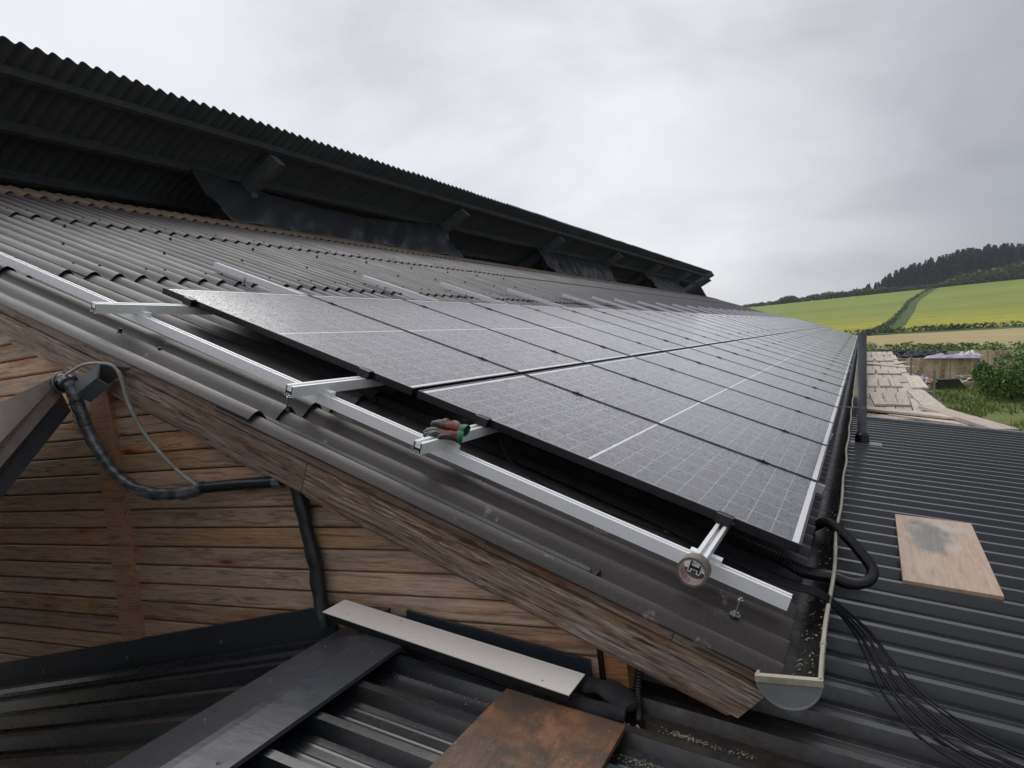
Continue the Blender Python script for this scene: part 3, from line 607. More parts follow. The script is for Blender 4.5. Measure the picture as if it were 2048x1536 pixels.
def conduit(name, pts, r, label, k=10):
    P = smoothpath(pts, k); L_ = sum((P[i + 1] - P[i]).length for i in range(len(P) - 1)); n = int(L_ / .0055)
    Q = []; acc = 0; i = 0
    for j in range(n + 1):
        tgt = L_ * j / n
        while i < len(P) - 2 and acc + (P[i + 1] - P[i]).length < tgt: acc += (P[i + 1] - P[i]).length; i += 1
        Q.append(P[i].lerp(P[i + 1], min(1, (tgt - acc) / max(1e-6, (P[i + 1] - P[i]).length))))
    mb = MB(); mb.tube(Q, [r * (1.04 if (j % 2) else .78) for j in range(len(Q))], 12)
    return solo(name, mb, 'rubber', P[0], label, 'conduit')
conduit('ribbed_conduit', [(-.075, 1.22, -.248), (-.035, 1.13, -.225), (.029, 1.017, -.175), (.109, .83, -.19), (.173, .674, -.225), (.214, .55, -.26), (.194, .447, -.275), (.131, .361, -.258), (.065, .265, -.20), (-.017, .183, -.158), (-.10, .15, -.10), (-.32, .17, -.005)], .0235, 'black ribbed conduit looping out of the gutter over the metal roof')
conduit('ribbed_conduit', [(-.46, -.40, -.16), (-.478, -.50, -.22), (-.478, -.58, -.29), (-.466, -.64, -.325), (-.452, -.685, -.345), (-.436, -.715, lz(-.436, -.02))], .0135, 'small black ribbed conduit dropping behind the barge board end')
# bundle of solar cables
for i in range(7):
    o_ = (i - 3) * .011; k = i / 6; kk = (0., .22, .30, .52, .66, .90, 1.)[i]
    pts = [rp_(-1.5 + .05 * i, .10 + o_, -.150), rp_(-.6, .085 + o_, -.158), rp_(-.22, .03 + o_, -.160), rp_(-.02, -.03 + o_ * 1.1, -.148), (.045, -.05 + o_, -.158), (.098 + .006 * kk, -.045 + o_ * .6 + .03 * kk, -.215)]
    for tx, ty, dz in ((.152 + .045 * kk, .000 + .060 * kk, .10), (.205 + .10 * kk, -.16 + .045 * kk, .030), (.262 + .16 * kk, -.315 + .06 * kk, .012), (.345 + .20 * kk, -.445 + .10 * kk, .008), (.50 + .24 * kk, -.56 + .16 * kk, .008)):
        pts.append((tx, ty, lz(tx, dz + .003 * ((i * 5) % 4))))
    mb = MB(); mb.tube(smoothpath(pts, 8), .0036, 8)
    solo('solar_cable', mb, 'cable', pts[0], 'thin black solar cable running from the panels over the gutter onto the metal roof', 'cable', 'bundle of black solar cables', True)
mb = MB(); pts = [rp_(-1.25, -.03, -.06), rp_(-1.15, -.05, -.13), rp_(-.9, -.06, -.165), rp_(-.6, -.02, -.168), rp_(-.3, .05, -.165)]
mb.tube(smoothpath(pts, 8), .003, 6); solo('solar_cable', mb, 'cable', pts[0], 'thin black cable sagging under the lower panel edge behind the gloves', 'cable', smooth=True)
# vent pipe
vp = root('vent_pipe', (.165, 5.15, lz(.165)), 'grey upright vent pipe with collar on the metal roof', 'pipe')
b0, b1 = Vector((.160, 5.17, lz(.16) - .01)), Vector((.262, 5.2, .665)); dv = (b1 - b0).normalized()
mb = MB(); mb.tube([b0, b0 + dv * .9, b1], .042, 20, cap=False); mb.tube([b1, b0 + dv * .4], .038, 20, cap=False); mb.build('pipe', 'pvc', vp, True)
mb = MB(); mb.tube([b0 + dv * .20, b0 + dv * .235], .046, 20); mb.build('socket', 'pvc', vp, True)
mb = MB(); mb.tube([b0, b0 + dv * .02, b0 + dv * .10, b0 + dv * .125], [.070, .068, .062, .038], 20); mb.build('collar', 'rubber', vp, True)
mb = MB(); mb.prism([(-.11, -.10), (.17, -.10), (.17, .10), (-.11, .10)], lambda p, q: (.165 + p, 5.15 + q, lz(.165 + p, .002)), lambda p, q: (.165 + p, 5.15 + q, lz(.165 + p, .012))); mb.build('base_flashing', 'galv', vp)
pc = b0 + dv * .37
mb = MB(); mb.tube([pc - dv * .01, pc + dv * .01], .0445, 20); mb.build('pipe_clip', 'galv', vp, True)
mb = MB(); mb.tube([pc, (-.03, 5.12, pc.z + .03)], .005, 8); mb.build('stay_rod', 'galv', vp, True)
# ================================================================== things on the gable
LB = [(-3.084, -.70, .967), (-3.026, -.74, .927), (-3.018, -.72, .879), (-3.008, -.70, .797)]
B2, C2, D2, E2 = (-2.257, -1.609, .763), (-1.999, -1.75, .547), (-2.025, -1.75, .451), (-2.173, -1.70, .321)
def ext_(a, b, k=1.5): a, b = Vector(a), Vector(b); return a + (b - a) * k
A_, C_, D_, E_ = [Vector(p) for p in LB]; B3, C3, D3, E3 = [ext_(p, q) for p, q in zip(LB, (B2, C2, D2, E2))]
bk = Vector((-.5, -.02, .06))
can = root('canopy_edge', (-2.9, -1.2, .4), 'brown and slate metal edge of a small canopy meeting the gable', 'canopy')
mb = MB(); mb.hexa([A_, C_, C3, B3, A_ + Vector((-.02, .0, -.03)), C_ + Vector((-.03, .01, -.03)), C3 + Vector((-.06, 0, -.03)), B3 + Vector((-.06, 0, -.03))]); mb.build('top_sheet', 'brown_cap', can)
mb = MB(); o_ = Vector((-.03, .0, -.003)); mb.hexa([C_ + Vector((.002, -.002, 0)), D_, D3, C3 + Vector((.002, -.002, 0)), C_ + o_, D_ + o_, D3 + o_, C3 + o_]); mb.build('edge_sheet', 'brown_cap', can)
mb = MB(); o_ = Vector((-.06, .0, .0)); mb.hexa([D_ + Vector((-.004, 0, -.002)), E_, E3, D3 + Vector((-.004, 0, -.002)), D_ + o_, E_ + o_, E3 + o_, D3 + o_]); mb.build('soffit_board', 'slate_face', can)
mb = MB(); far_ = Vector((-3.2, .0, -.95)); B4 = Vector((-2.5, -3.4, .50)); mb.hexa([B3 + Vector((-.06, 0, -.04)), B4, B4 + far_, B3 + far_ + Vector((.0, 0, -.001)), B3 + Vector((-.06, 0, -.07)), B4 - Vector((0, 0, .03)), B4 + far_ - Vector((0, 0, .03)), B3 + far_ - Vector((0, 0, .031))]); mb.hexa([A_ + Vector((-.03, .0, -.06)), B3 + Vector((-.06, 0, -.06)), B3 + far_, A_ + far_, A_ + Vector((-.03, .0, -.09)), B3 + Vector((-.06, 0, -.09)), B3 + far_ - Vector((0, 0, .03)), A_ + far_ - Vector((0, 0, .03))]); mb.build('unseen_shade_deck', 'brown_cap', can)  # out-of-view deck added to block sky and darken the lower left of the gable
mb = MB(); mb.box((-3.6, -2.3, -.62), (-3.5, -2.2, .20)); mb.build('post', 'slate_face', can)
# metal bracket
br = root('bracket', (-2.75, -.68, .90), 'folded slate grey metal bracket fixed to the barge board', 'bracket')
mb = MB(); y0, y1 = -.735, -.66
t1 = [(-2.945, .905), (-2.716, .985), (-2.745, .925), (-2.905, .866)]
mb.prism(t1, lambda p, q: (p, y0, q), lambda p, q: (p + .01, y0 + .004, q)); mb.build('front_plate', 'bracket', br)
mb = MB(); mb.hexa([(-2.94, y0, .905), (-2.716, y0, .985), (-2.63, y1 + .02, .955), (-2.84, y1 + .02, .885), (-2.94, y0, .908), (-2.716, y0, .988), (-2.63, y1 + .02, .958), (-2.84, y1 + .02, .888)]); mb.build('top_plate', 'bracket', br)
mb = MB(); mb.hexa([(-2.905, y0 + .004, .862), (-2.745, y0 + .004, .922), (-2.735, y0 + .05, .885), (-2.88, y0 + .05, .825), (-2.903, y0 + .008, .866), (-2.743, y0 + .008, .926), (-2.733, y0 + .054, .889), (-2.878, y0 + .054, .829)]); mb.build('lower_plate', 'bracket', br)
wp = root('wrapped_pipe', (-2.6, -.66, .38), 'pipe wrapped in shiny silver black tape sagging across the gable boards', 'pipe')
P = smoothpath([(-2.955, -.735, .945), (-2.928, -.735, .902), (-2.917, -.715, .797), (-2.897, -.69, .655), (-2.815, -.67, .51), (-2.705, -.65, .422), (-2.557, -.64, .387), (-2.393, -.625, .388), (-2.309, -.615, .405)], 10)
mb = MB(); mb.tube([p + Vector((noise.noise(p * 30), 0, noise.noise(p * 30 + Vector((7, 0, 0))))) * .004 for p in P], [.027 + .006 * noise.noise(p * 18) + (.014 if i < 7 else 0) for i, p in enumerate(P)], 14); mb.build('taped_length', 'tape', wp, True)
mb = MB(); mb.tube(smoothpath([(-2.335, -.618, .402), (-2.125, -.605, .409), (-1.923, -.60, .413), (-1.80, -.60, .420), (-1.772, -.598, .39)], 6), .0245, 14); mb.build('foam_sleeve', 'wrapb', wp, True)
P = smoothpath([(-1.80, -.60, .435), (-1.790, -.60, .36), (-1.774, -.602, .236), (-1.756, -.602, .135), (-1.747, -.602, .034), (-1.735, -.61, -.06), (-1.72, -.625, -.16)], 10)
mb = MB(); mb.tube([p + Vector((noise.noise(p * 14), 0, 0)) * .007 for p in P], [.029 + .005 * noise.noise(p * 16) for p in P], 14); mb.build('downward_sleeve', 'wrapb', wp, True)
mb = MB(); mb.tube([(-1.905, -.602, .413), (-1.865, -.602, .416)], .028, 14); mb.build('silver_band', 'tape', wp, True)
mb = MB(); mb.tube([(-3.00, -.735, .938), (-2.965, -.735, .925)], .045, 16); mb.build('clamp_ring', 'rubber', wp, True)
mb = MB(); mb.tube([(-2.985 + .004, -.735 + .047 * math.cos(a), .931 + .047 * math.sin(a)) for a in [k * math.pi / 10 for k in range(21)]], .004, 6); mb.build('cable_tie', 'grey_cable', wp, True)
P = smoothpath([(-2.95, -.75, .955), (-2.88, -.76, .968), (-2.80, -.755, .990), (-2.74, -.735, .992), (-2.69, -.70, .978), (-2.659, -.685, .939), (-2.655, -.675, .883), (-2.649, -.664, .792), (-2.603, -.65, .676), (-2.521, -.64, .57), (-2.424, -.63, .476), (-2.335, -.625, .415)], 8)
mb = MB(); mb.tube(P, [.009 if i > 38 else .0065 for i in range(len(P))], 10); solo('grey_hose', mb, 'grey_cable', P[40], 'thin pale grey hose curving from the bracket down to the taped pipe', 'hose', smooth=True)
mb = MB(); pts = [rp_(-3.16, -.50, -.04), rp_(-3.2, -.42, -.036)]
# roll of tape on the rail end
tr = root('tape_roll', tuple(rp_(-.28, -.44, -.078)), 'grimy roll of adhesive tape hung on the aluminium rail end', 'tape roll')
cc = rp_(-.282, -.45, -.078); ax = Vector((.10, 1, .04)).normalized(); u1 = ax.cross(NR).normalized(); u2 = u1.cross(ax)
def ring(r0, r1, a0, a1, n=36):
    m_ = MB(); vs = []
    for i in range(n):
        a = 2 * math.pi * i / n; d_ = u1 * math.cos(a) + u2 * math.sin(a)
        vs += [cc + d_ * r0 + ax * a0, cc + d_ * r1 + ax * a0, cc + d_ * r1 + ax * a1, cc + d_ * r0 + ax * a1]
    fs = []
    for i in range(n):
        j = (i + 1) % n
        for k in range(4): fs.append((i * 4 + k, i * 4 + (k + 1) % 4, j * 4 + (k + 1) % 4, j * 4 + k))
    return m_.add(vs, fs)
ring(.0425, .050, -.024, .024).build('tape_winding', 'tapebeige', tr, True)
ring(.0405, .0423, -.0245, .0245).build('core', 'paper', tr, True)
mb = MB()
for a in (3.6, 3.9, 4.25, 4.6, 5.4, 5.7): 
    d_ = u1 * math.cos(a) + u2 * math.sin(a); e_ = u1 * -math.sin(a) + u2 * math.cos(a)
    for sgn in (-.014, .002): c0 = cc + d_ * .0403 + ax * sgn; mb.add([c0 - e_ * .005, c0 + e_ * .005, c0 + e_ * .005 + ax * .009, c0 - e_ * .005 + ax * .009], [(0, 1, 2, 3)])
mb.build('red_print', 'redprint', tr)
# pair of gloves
def glove(base, d_, side, label, flat=.5, k=1.):
    d_ = Vector(d_).normalized(); up = NR.copy(); up = (up - d_ * up.dot(d_)).normalized(); sd = d_.cross(up) * side; base = Vector(base)
    g = root('work_glove', tuple(base), label, 'glove', 'pair of work gloves')
    def P(a, b, c): return base + d_ * a * k + sd * b * k + up * c * k
    def loft(secs, n=14):
        m_ = MB(); vs = []
        for a, b, c, rw, rh in secs:
            for j in range(n):
                t = 2 * math.pi * j / n; vs.append(P(a, b + rw * math.cos(t), c + rh * math.sin(t)))
        m_.add(vs, [(i * n + j, i * n + (j + 1) % n, (i + 1) * n + (j + 1) % n, (i + 1) * n + j) for i in range(len(secs) - 1) for j in range(n)]); return m_
    m_ = loft([(-.012, 0, .002, .036, .026), (-.016, 0, .002, .038, .028), (.006, 0, 0, .040, .029), (.012, 0, 0, .036, .025), (.010, 0, 0, .032, .022), (-.012, 0, .002, .033, .023)]); m_.build('cuff', 'green', g, True)
    m_ = loft([(.006, 0, 0, .035, .024), (.035, .002, 0, .036, .020), (.065, .003, -.002, .042, .018), (.095, .0, -.004, .044, .016), (.108, 0, -.005, .036, .012), (.112, 0, -.005, .01, .004)]); palm = m_.build('palm', 'red', g, True); palm['_loc'] = tuple(base)
    for i, (b, L_) in enumerate(((-.032, .055), (-.011, .066), (.011, .062), (.031, .050))):
        m_ = MB(); m_.tube(smoothpath([P(.085, b, -.004), P(.115, b * 1.05, -.001 + .004 * (i % 2)), P(.105 + L_ * .6, b * 1.1, -.008 - .004 * i), P(.098 + L_, b * 1.1, -.020 - .003 * i)], 4), [.0115] * 11 + [.010, .006], 8); m_.build('finger', 'glove_grey', palm, True)
    m_ = MB(); m_.tube(smoothpath([P(.045, .030, 0), P(.070, .052, .004), P(.098, .058, -.004)], 4), [.013, .0125, .012, .0115, .011, .0105, .010, .009, .006], 8); m_.build('thumb', 'glove_grey', palm, True)
    return g
glove(rp_(-1.312, -.265, -.004), (-.80, -.05, .34), 1, 'red and green work glove with open cuff lying on the rail', k=.86)
glove(rp_(-1.305, -.305, -.024), (-.62, -.42, .26), -1, 'red and green work glove underneath, its dark fingers along the rail', k=.86)
# black plastic hung in the ridge gap
def plastic(y0, y1, label, ztop=.12, seed=0, droop=.25):
    mb = MB(); nu, nv = 130, 26
    zr = rp_(-8.50, 0, -.17)
    def fn(u, t):
        y = y0 + (y1 - y0) * u; top = Vector((-8.52, y, LZ - (8.52 + LX) * math.tan(PI_) - .20 - droop * (.5 - .5 * math.cos(2 * math.pi * u)) * .5 - .10 * noise.noise(Vector((u * 3, seed, 0)))))
        bot = Vector((zr.x - .10 - .10 * noise.noise(Vector((u * 6, seed, 3))), y + .15 * noise.noise(Vector((u * 4, seed, 9))), zr.z + .01))
        p = top.lerp(bot, t); n_ = noise.noise(Vector((u * 16 + t * 2, t * 1.5, seed))) * .16 + noise.noise(Vector((u * 60 + t * 5, t * 2, seed))) * .05
        p.x += n_ * (.3 + t); return p
    mb.grid(fn, nu, nv); o = solo('plastic_sheet', mb, 'plastic', ((zr.x), (y0 + y1) / 2, zr.z), label, 'plastic sheet', 'black plastic in the ridge gap', True)
    so_ = o.modifiers.new('solid', 'SOLIDIFY'); so_.thickness = .003
plastic(5.0, 12.0, 'crumpled black plastic sheet hanging in the ridge gap, the largest of three', seed=1, droop=.5)
plastic(17.6, 24.0, 'black plastic sheet hanging in the ridge gap, middle one of three', seed=4)
plastic(29.8, 36.1, 'black plastic sheet hanging in the ridge gap by the far gable end', seed=8)
# ------------------------------------------------------------------ the building stands askew to the plumb line: turn it from building axes to level axes
TA = R(5.6); TILT = Matrix(((math.cos(TA), 0, -math.sin(TA), 0), (0, 1, 0, 0), (math.sin(TA), 0, math.cos(TA), 0), (0, 0, 0, 1)))
for o in list(C.objects):
    if '_loc' in o: del o['_loc']
    if o.parent is None and o.type not in {'CAMERA', 'LIGHT'}:
        o.matrix_world = TILT @ o.matrix_basis
# ================================================================== the land
MAT['grass'] = None
def land(name, cols, sc_=.5, stretch=(1, 1, 1), fine=6, rough=.9, extra=None):
    t = NT(name); g = t.n('ShaderNodeNewGeometry').outputs['Position']; c = t.scale(g, stretch)
    f = t.noise(c, sc_, 6, .6, .3); q = t.noise(c, fine, 4, .65)
    k = t.math('ADD', t.math('MULTIPLY', f, .6), t.math('MULTIPLY', q, .4)); n_ = len(cols)
    col = t.ramp(k, [(.32 + .36 * i / (n_ - 1), cc_) for i, cc_ in enumerate(cols)])
    if extra: col = extra(t, g, col)
    t.set(col=col, rough=rough, spec=.15); t.bump(q, .6, .08); return t.m
MAT['grass'] = land('meadow_grass', [(.07, .11, .025), (.125, .17, .04), (.18, .205, .07), (.23, .20, .12)], .35, fine=3.5)
MAT['stubble'] = land('mown_stubble', [(.32, .26, .125), (.40, .325, .165), (.46, .385, .205)], .12, (.25, 1, 1), fine=1.2)
def yel(t, g, col):
    sp = t.n('ShaderNodeSeparateXYZ'); t.put(sp.inputs[0], g); n_ = t.noise(t.scale(g, (.02, .12, .1)), 1, 5, .65); n2 = t.noise(t.scale(g, (.4, .5, .4)), 1, 4, .7)
    a = t.math('MULTIPLY', t.rng(sp.outputs[1], 139, 150, 0, 1), t.rng(sp.outputs[1], 168, 235, 1, 0.12))
    return t.mix(t.math('MULTIPLY', t.math('MULTIPLY', a, t.rng(n_, .3, .6)), t.rng(n2, .35, .6, .15, .95)), col, (.50, .42, .02))
MAT['crop'] = land('flowering_crop', [(.145, .195, .045), (.205, .26, .06), (.28, .30, .07)], .05, (.18, 1, 1), fine=.35, extra=yel)
MAT['track'] = land('dark_verge', [(.045, .08, .025), (.075, .12, .04), (.11, .15, .05)], .5, fine=2)
def leaf(name, a, b, c2):
    t = NT(name); g = t.n('ShaderNodeNewGeometry'); r_ = g.outputs['Random Per Island']; o = t.n('ShaderNodeObjectInfo').outputs['Random']
    col = t.ramp(t.math('FRACT', t.math('ADD', r_, t.math('MULTIPLY', o, .35))), [(0., a), (.5, b), (1., c2)])
    t.set(col=col, rough=.6, spec=.25); return t.m
MAT['leaf'] = leaf('bush_leaves', (.055, .12, .02), (.10, .19, .035), (.17, .26, .06))
MAT['leaf_far'] = leaf('hedge_leaves', (.045, .075, .028), (.075, .11, .042), (.11, .145, .055))
MAT['needle'] = leaf('conifer_needles', (.020, .030, .028), (.030, .042, .038), (.042, .054, .048))
MAT['blade'] = leaf('grass_blades', (.075, .125, .025), (.13, .19, .042), (.19, .21, .075))
MAT['twig'] = leaf('dead_twigs', (.09, .06, .045), (.13, .085, .06), (.07, .08, .04))
MAT['bark'] = plain('bark', (.05, .042, .035), (.03, .025, .02), .8, sc_=6)
MAT['concrete'] = None
def concrete():
    t = NT('stained_concrete'); g = t.obj(3.); st = t.noise(t.scale(g, (1.6, 1, .18)), 1.5, 5, .6); f = t.noise(g, 6, 6, .65)
    col = t.ramp(t.math('ADD', t.math('MULTIPLY', st, .65), t.math('MULTIPLY', f, .35)), [(.36, (.17, .115, .065)), (.45, (.40, .30, .19)), (.54, (.60, .48, .32)), (.66, (.74, .66, .50))])
    t.set(col=col, rough=.85); t.bump(f, .4, .02); return t.m
MAT['concrete'] = concrete()
MAT['tarp_l'] = plain('lilac_tarpaulin', (.50, .46, .56), (.30, .26, .38), .45, sc_=2)
MAT['tarp_w'] = plain('white_tarpaulin', (.62, .63, .64), (.45, .46, .50), .45, sc_=3)
MAT['tarp_d'] = plain('navy_tarpaulin', (.045, .05, .085), (.03, .032, .05), .45, sc_=3)
MAT['tyre'] = plain('old_tyre', (.032, .042, .052), (.02, .024, .03), .7, sc_=8)
MAT['orange'] = plain('orange_plastic', (.42, .09, .03), None, .5)
MAT['bluebag'] = plain('pale_blue_bag', (.36, .43, .52), (.10, .17, .33), .3, sc_=9)
MAT['rust'] = plain('rusty_steel', (.05, .042, .038), (.03, .026, .024), .65, .2, sc_=4)
def lerp(t, pts):
    for (a, b), (c, d) in zip(pts, pts[1:]):
        if t <= c: return b + (d - b) * max(0, (t - a)) / (c - a)
    return pts[-1][1]
HZ = [(-80, -3.8), (20, -3.8), (30, -3.7), (42, -3.5), (52, -3.2), (70, -2.85), (88, -2.5), (133, -1.85), (180, -.4), (250, 3.3), (320, 7.9), (400, 13.5), (470, 15.5), (600, 11), (1500, -30)]
HS = [(-80, 0), (88, 0), (133, .035), (400, .067), (600, .067), (1500, .02)]
def gz(x, y): return lerp(y, HZ) + lerp(y, HS) * max(-130, min(190, x)) + .05 * noise.noise(Vector((x * .1, y * .1, 0)))
def sheetland(name, x0, x1, y0, y1, nx, ny, m, dz, label=None, edge=None):
    mb = MB(); mb.grid(lambda u, t: (lambda y: (lambda x: (x, y, gz(x, y) + dz))(x0 + (x1 - x0) * t))(y0 + (y1 - y0) * u + (edge(t, u) if edge else 0)), ny, nx)
    return kind(put(name, mb.mesh(name, m, True)))
def gy(u): return -80 + 1580 * u ** 2.2
mb = MB(); mb.grid(lambda u, t: (lambda x, y: (x, y, gz(x, y)))((-1 + 2 * t) * 900, gy(u)), 120, 90); kind(put('ground', mb.mesh('ground', 'grass', True)))
MAT['bounce_gravel'] = land('unseen_bounce_gravel', [(.10, .095, .085), (.16, .15, .135), (.22, .205, .185)], .6, fine=9)
sheetland('yard', -60, 1.9, -70, 60, 40, 60, 'bounce_gravel', .03)  # unseen grey ground added to neutralise green bounce light from the grass
sheetland('stubble_field', -130, 190, 88, 133, 60, 24, 'stubble', .06)
sheetland('crop_field', -130, 190, 141, 400, 80, 110, 'crop', .08)
sheetland('field_edge', -130, 190, 133, 141, 80, 6, 'track', .07)
# green track climbing the field
TR = [(2.6, 134), (2.96, 140), (5.76, 160), (9.0, 198), (13.2, 248), (17.8, 300), (24.5, 350), (31.6, 398)]
tp = smoothpath([(x, y, 0) for x, y in TR], 8)
mb = MB(); mb.grid(lambda u, t: (lambda p: (p.x + (t - .5) * (3.4 if p.y < 260 else 2.8), p.y, gz(p.x + (t - .5) * 3.2, p.y) + .16))(tp[int(round(u * (len(tp) - 1)))]), len(tp), 4); kind(put('field_track', mb.mesh('field_track', 'track', True)))
def leaves(mb, c, rad, n, size, seed=0, shell=.55, squash=1.):
    rnd = random.Random(seed)
    c = Vector(c)
    for _ in range(n):
        d_ = Vector((rnd.gauss(0, 1), rnd.gauss(0, 1), rnd.gauss(0, 1))).normalized()
        lump = 1 + .28 * noise.noise(d_ * 2.3 + Vector((seed * 3.1, 0, 0))) + .20 * noise.noise(d_ * 5.5 + Vector((0, seed, 0)))
        rr = (shell + (1 - shell) * rnd.random() ** .5) * lump
        p = c + Vector((d_.x * rad[0], d_.y * rad[1], d_.z * rad[2])) * rr
        a = Vector((rnd.gauss(0, 1), rnd.gauss(0, 1), rnd.gauss(0, .6))).normalized(); b = a.cross(Vector((rnd.gauss(0, 1), rnd.gauss(0, 1), rnd.gauss(0, 1)))).normalized(); s_ = size * rnd.uniform(.6, 1.35)
        mb.add([p - a * s_, p - b * s_ * .45, p + a * s_, p + b * s_ * .45], [(0, 1, 2, 3)])
    return mb
# strips of rank growth along the field edges: nobody could count the plants
mb = MB()
for k in range(1150):
    x = -45 + 165 * random.random(); y = 139.5 + random.uniform(-1.6, 1.6); leaves(mb, (x, y, gz(x, y) + .35), (.9, .7, .5 + .25 * random.random()), 10, .26, k)
kind(tag(put('field_margin', mb.mesh('field_margin', 'leaf_far')), 'dark green strip of rank growth between stubble and crop', 'field margin'), 'stuff')
mb = MB()
for p in tp[3:]:
    for q in range(7):
        x = p.x - 1.5 + random.uniform(-.5, .5); y = p.y + random.uniform(-3, 3); leaves(mb, (x, y, gz(x, y) + .35), (.55, .9, .5), 8, .28, q + int(p.y))
kind(tag(put('track_verge', mb.mesh('track_verge', 'leaf_far')), 'rank green verge along the track climbing the crop field', 'verge'), 'stuff')
mb = MB()
for k in range(420):
    x = random.uniform(-2, 50); y = random.uniform(83, 87); leaves(mb, (x, y, gz(x, y) + .35), (.8, .7, .45 + .5 * max(0, noise.noise(Vector((x * .5, 1, 0))))), 18, .17, k)
kind(tag(put('bramble_edge', mb.mesh('bramble_edge', 'leaf')), 'low brambles at the foot of the stubble field behind the silage wall', 'brambles'), 'stuff')
mb = MB()
for k in range(9000):
    x = random.uniform(2.2, 16); y = random.uniform(20, 50); 
    if noise.noise(Vector((x * .5, y * .22, 4))) > .28: continue
    z = gz(x, y); h_ = random.uniform(.10, .34) * (1 + .6 * noise.noise(Vector((x * .4, y * .4, 0))))
    for q in range(3):
        a = random.random() * 6.3; d_ = Vector((math.cos(a), math.sin(a), 0)); l = Vector((random.gauss(0, .3), random.gauss(0, .3), 1)) * h_; b = Vector((x, y, z)) + d_ * .03
        mb.add([b - d_.cross(Vector((0, 0, 1))) * .018, b + d_.cross(Vector((0, 0, 1))) * .018, b + l], [(0, 1, 2)])
kind(tag(put('yard_grass', mb.mesh('yard_grass', 'blade')), 'tall rough grass in the yard beyond the metal roof', 'grass'), 'stuff')
# ------------------------------------------------------------------ trees
def conifer(seed):
    rnd = random.Random(seed); t_ = MB(); t_.tube([(0, 0, 0), (0, 0, .5), (0, 0, .99)], [.018, .011, .002], 6); f = MB(); n = 20
    for i in range(n):
        z = .10 + .88 * i / (n - 1); r = (.20 * (1.02 - z) ** .75 + .006) * rnd.uniform(.75, 1.15)
        m = 8 if z < .7 else 6
        for j in range(m):
            a = 6.283 * (j + rnd.random() * .8) / m; d_ = Vector((math.cos(a), math.sin(a), 0)); s_ = Vector((-d_.y, d_.x, 0)); l = r * rnd.uniform(.65, 1.25)
            p0 = Vector((0, 0, z)); p1 = p0 + d_ * l * .55 + Vector((0, 0, -.012)); p2 = p0 + d_ * l + Vector((0, 0, -.02 - l * .25)); wd = .030 * rnd.uniform(.8, 1.4)
            f.add([p0, p1 + s_ * wd, p2, p1 - s_ * wd], [(0, 1, 2, 3)]); f.add([p0 + Vector((0, 0, .01)), p1 + s_ * wd * .5 + Vector((0, 0, .025)), p2 + Vector((0, 0, .012)), p1 - s_ * wd * .8 - Vector((0, 0, .03))], [(0, 1, 2, 3)])
    return t_.mesh('trunk', 'bark'), f.mesh('crown', 'needle')
CON = [conifer(s_) for s_ in range(5)]
TOP = [(-2, 17.5), (2.3, 20.5), (8.7, 21.4), (13.3, 25.6), (17.8, 27.3), (27.9, 31), (33.4, 32.4), (37.7, 33.6), (47.3, 35.8), (53.6, 35.8), (58.7, 37.1), (66.9, 36.7), (74, 35), (95, 37), (125, 34)]
rnd = random.Random(5)
for k in range(230):
    front = k < 120
    x = -1 + 124 * ((k + rnd.random() * 1.2) / 120 if front else rnd.random()); y = 412 + rnd.uniform(0, 8) if front else 422 + rnd.random() * 24
    z = gz(x, y); top = lerp(x, TOP) * (y / 420) - rnd.random() ** 1.6 * (4.0 if front else 1.8); h_ = max(3.2, top - z)
    o = root('conifer', (x, y, z), 'dark conifer in the plantation along the hilltop', 'conifer', 'conifers on the hilltop'); o.rotation_euler.z = rnd.random() * 6.3; o.scale = (h_ * rnd.uniform(.95, 1.9),) * 2 + (h_,)
    tm, cm = CON[k % 5]; put('trunk', tm, o); put('crown', cm, o)
def shrubmesh(seed, n=260, size=.16):
    mb = MB(); leaves(mb, (0, 0, .52), (.62, .62, .52), n, size, seed, .45); t_ = MB(); t_.tube([(0, 0, 0), (.03, 0, .3), (0, .02, .7)], [.05, .04, .015], 6); return t_.mesh('trunk', 'bark'), mb.mesh('crown', 'leaf_far')
SH = [shrubmesh(s_) for s_ in range(20, 25)]
for k in range(64):
    x = -62 + 98 * (k + rnd.random() * .7) / 64; y = 403 + rnd.uniform(0, 3); z = gz(x, y)
    h_ = max(1.3, lerp(x, [(-62, 1.6), (-40, 2.2), (-35, 4.2), (-30, 2.6), (-18, 3.4), (-6, 3.2), (4, 3.4), (20, 2.2), (36, 1.8)]) * rnd.uniform(.8, 1.2))
    o = root('hedge_tree', (x, y, z - .1), 'low leafy tree in the hedge along the top of the field', 'tree', 'hedge trees on the skyline'); o.scale = (h_ * rnd.uniform(.9, 1.5), h_, h_); o.rotation_euler.z = rnd.random() * 6.3
    tm, cm = SH[k % 5]; put('trunk', tm, o); put('crown', cm, o)
for k in range(66):
    x = 33 + 88 * (k + rnd.random() * .7) / 66; y = 403 + rnd.uniform(0, 7); z = gz(x, y)
    h_ = lerp(x, [(33, 1.8), (43, 5.0), (55, 6.4), (68, 7.6), (85, 8)]) * rnd.uniform(.75, 1.1)
    o = root('scrub_tree', (x, y, z - .1), 'mid green scrub tree below the dark hilltop conifers', 'tree', 'scrub below the conifers'); o.scale = (h_ * rnd.uniform(.8, 1.2),) * 2 + (h_,); o.rotation_euler.z = rnd.random() * 6.3
    tm, cm = SH[k % 5]; put('trunk', tm, o); put('crown', cm, o)
bz = gz(7.3, 42)
bu = root('bush', (7.4, 42, bz), 'large dense green bush beside the silage wall', 'bush')
mb = MB()
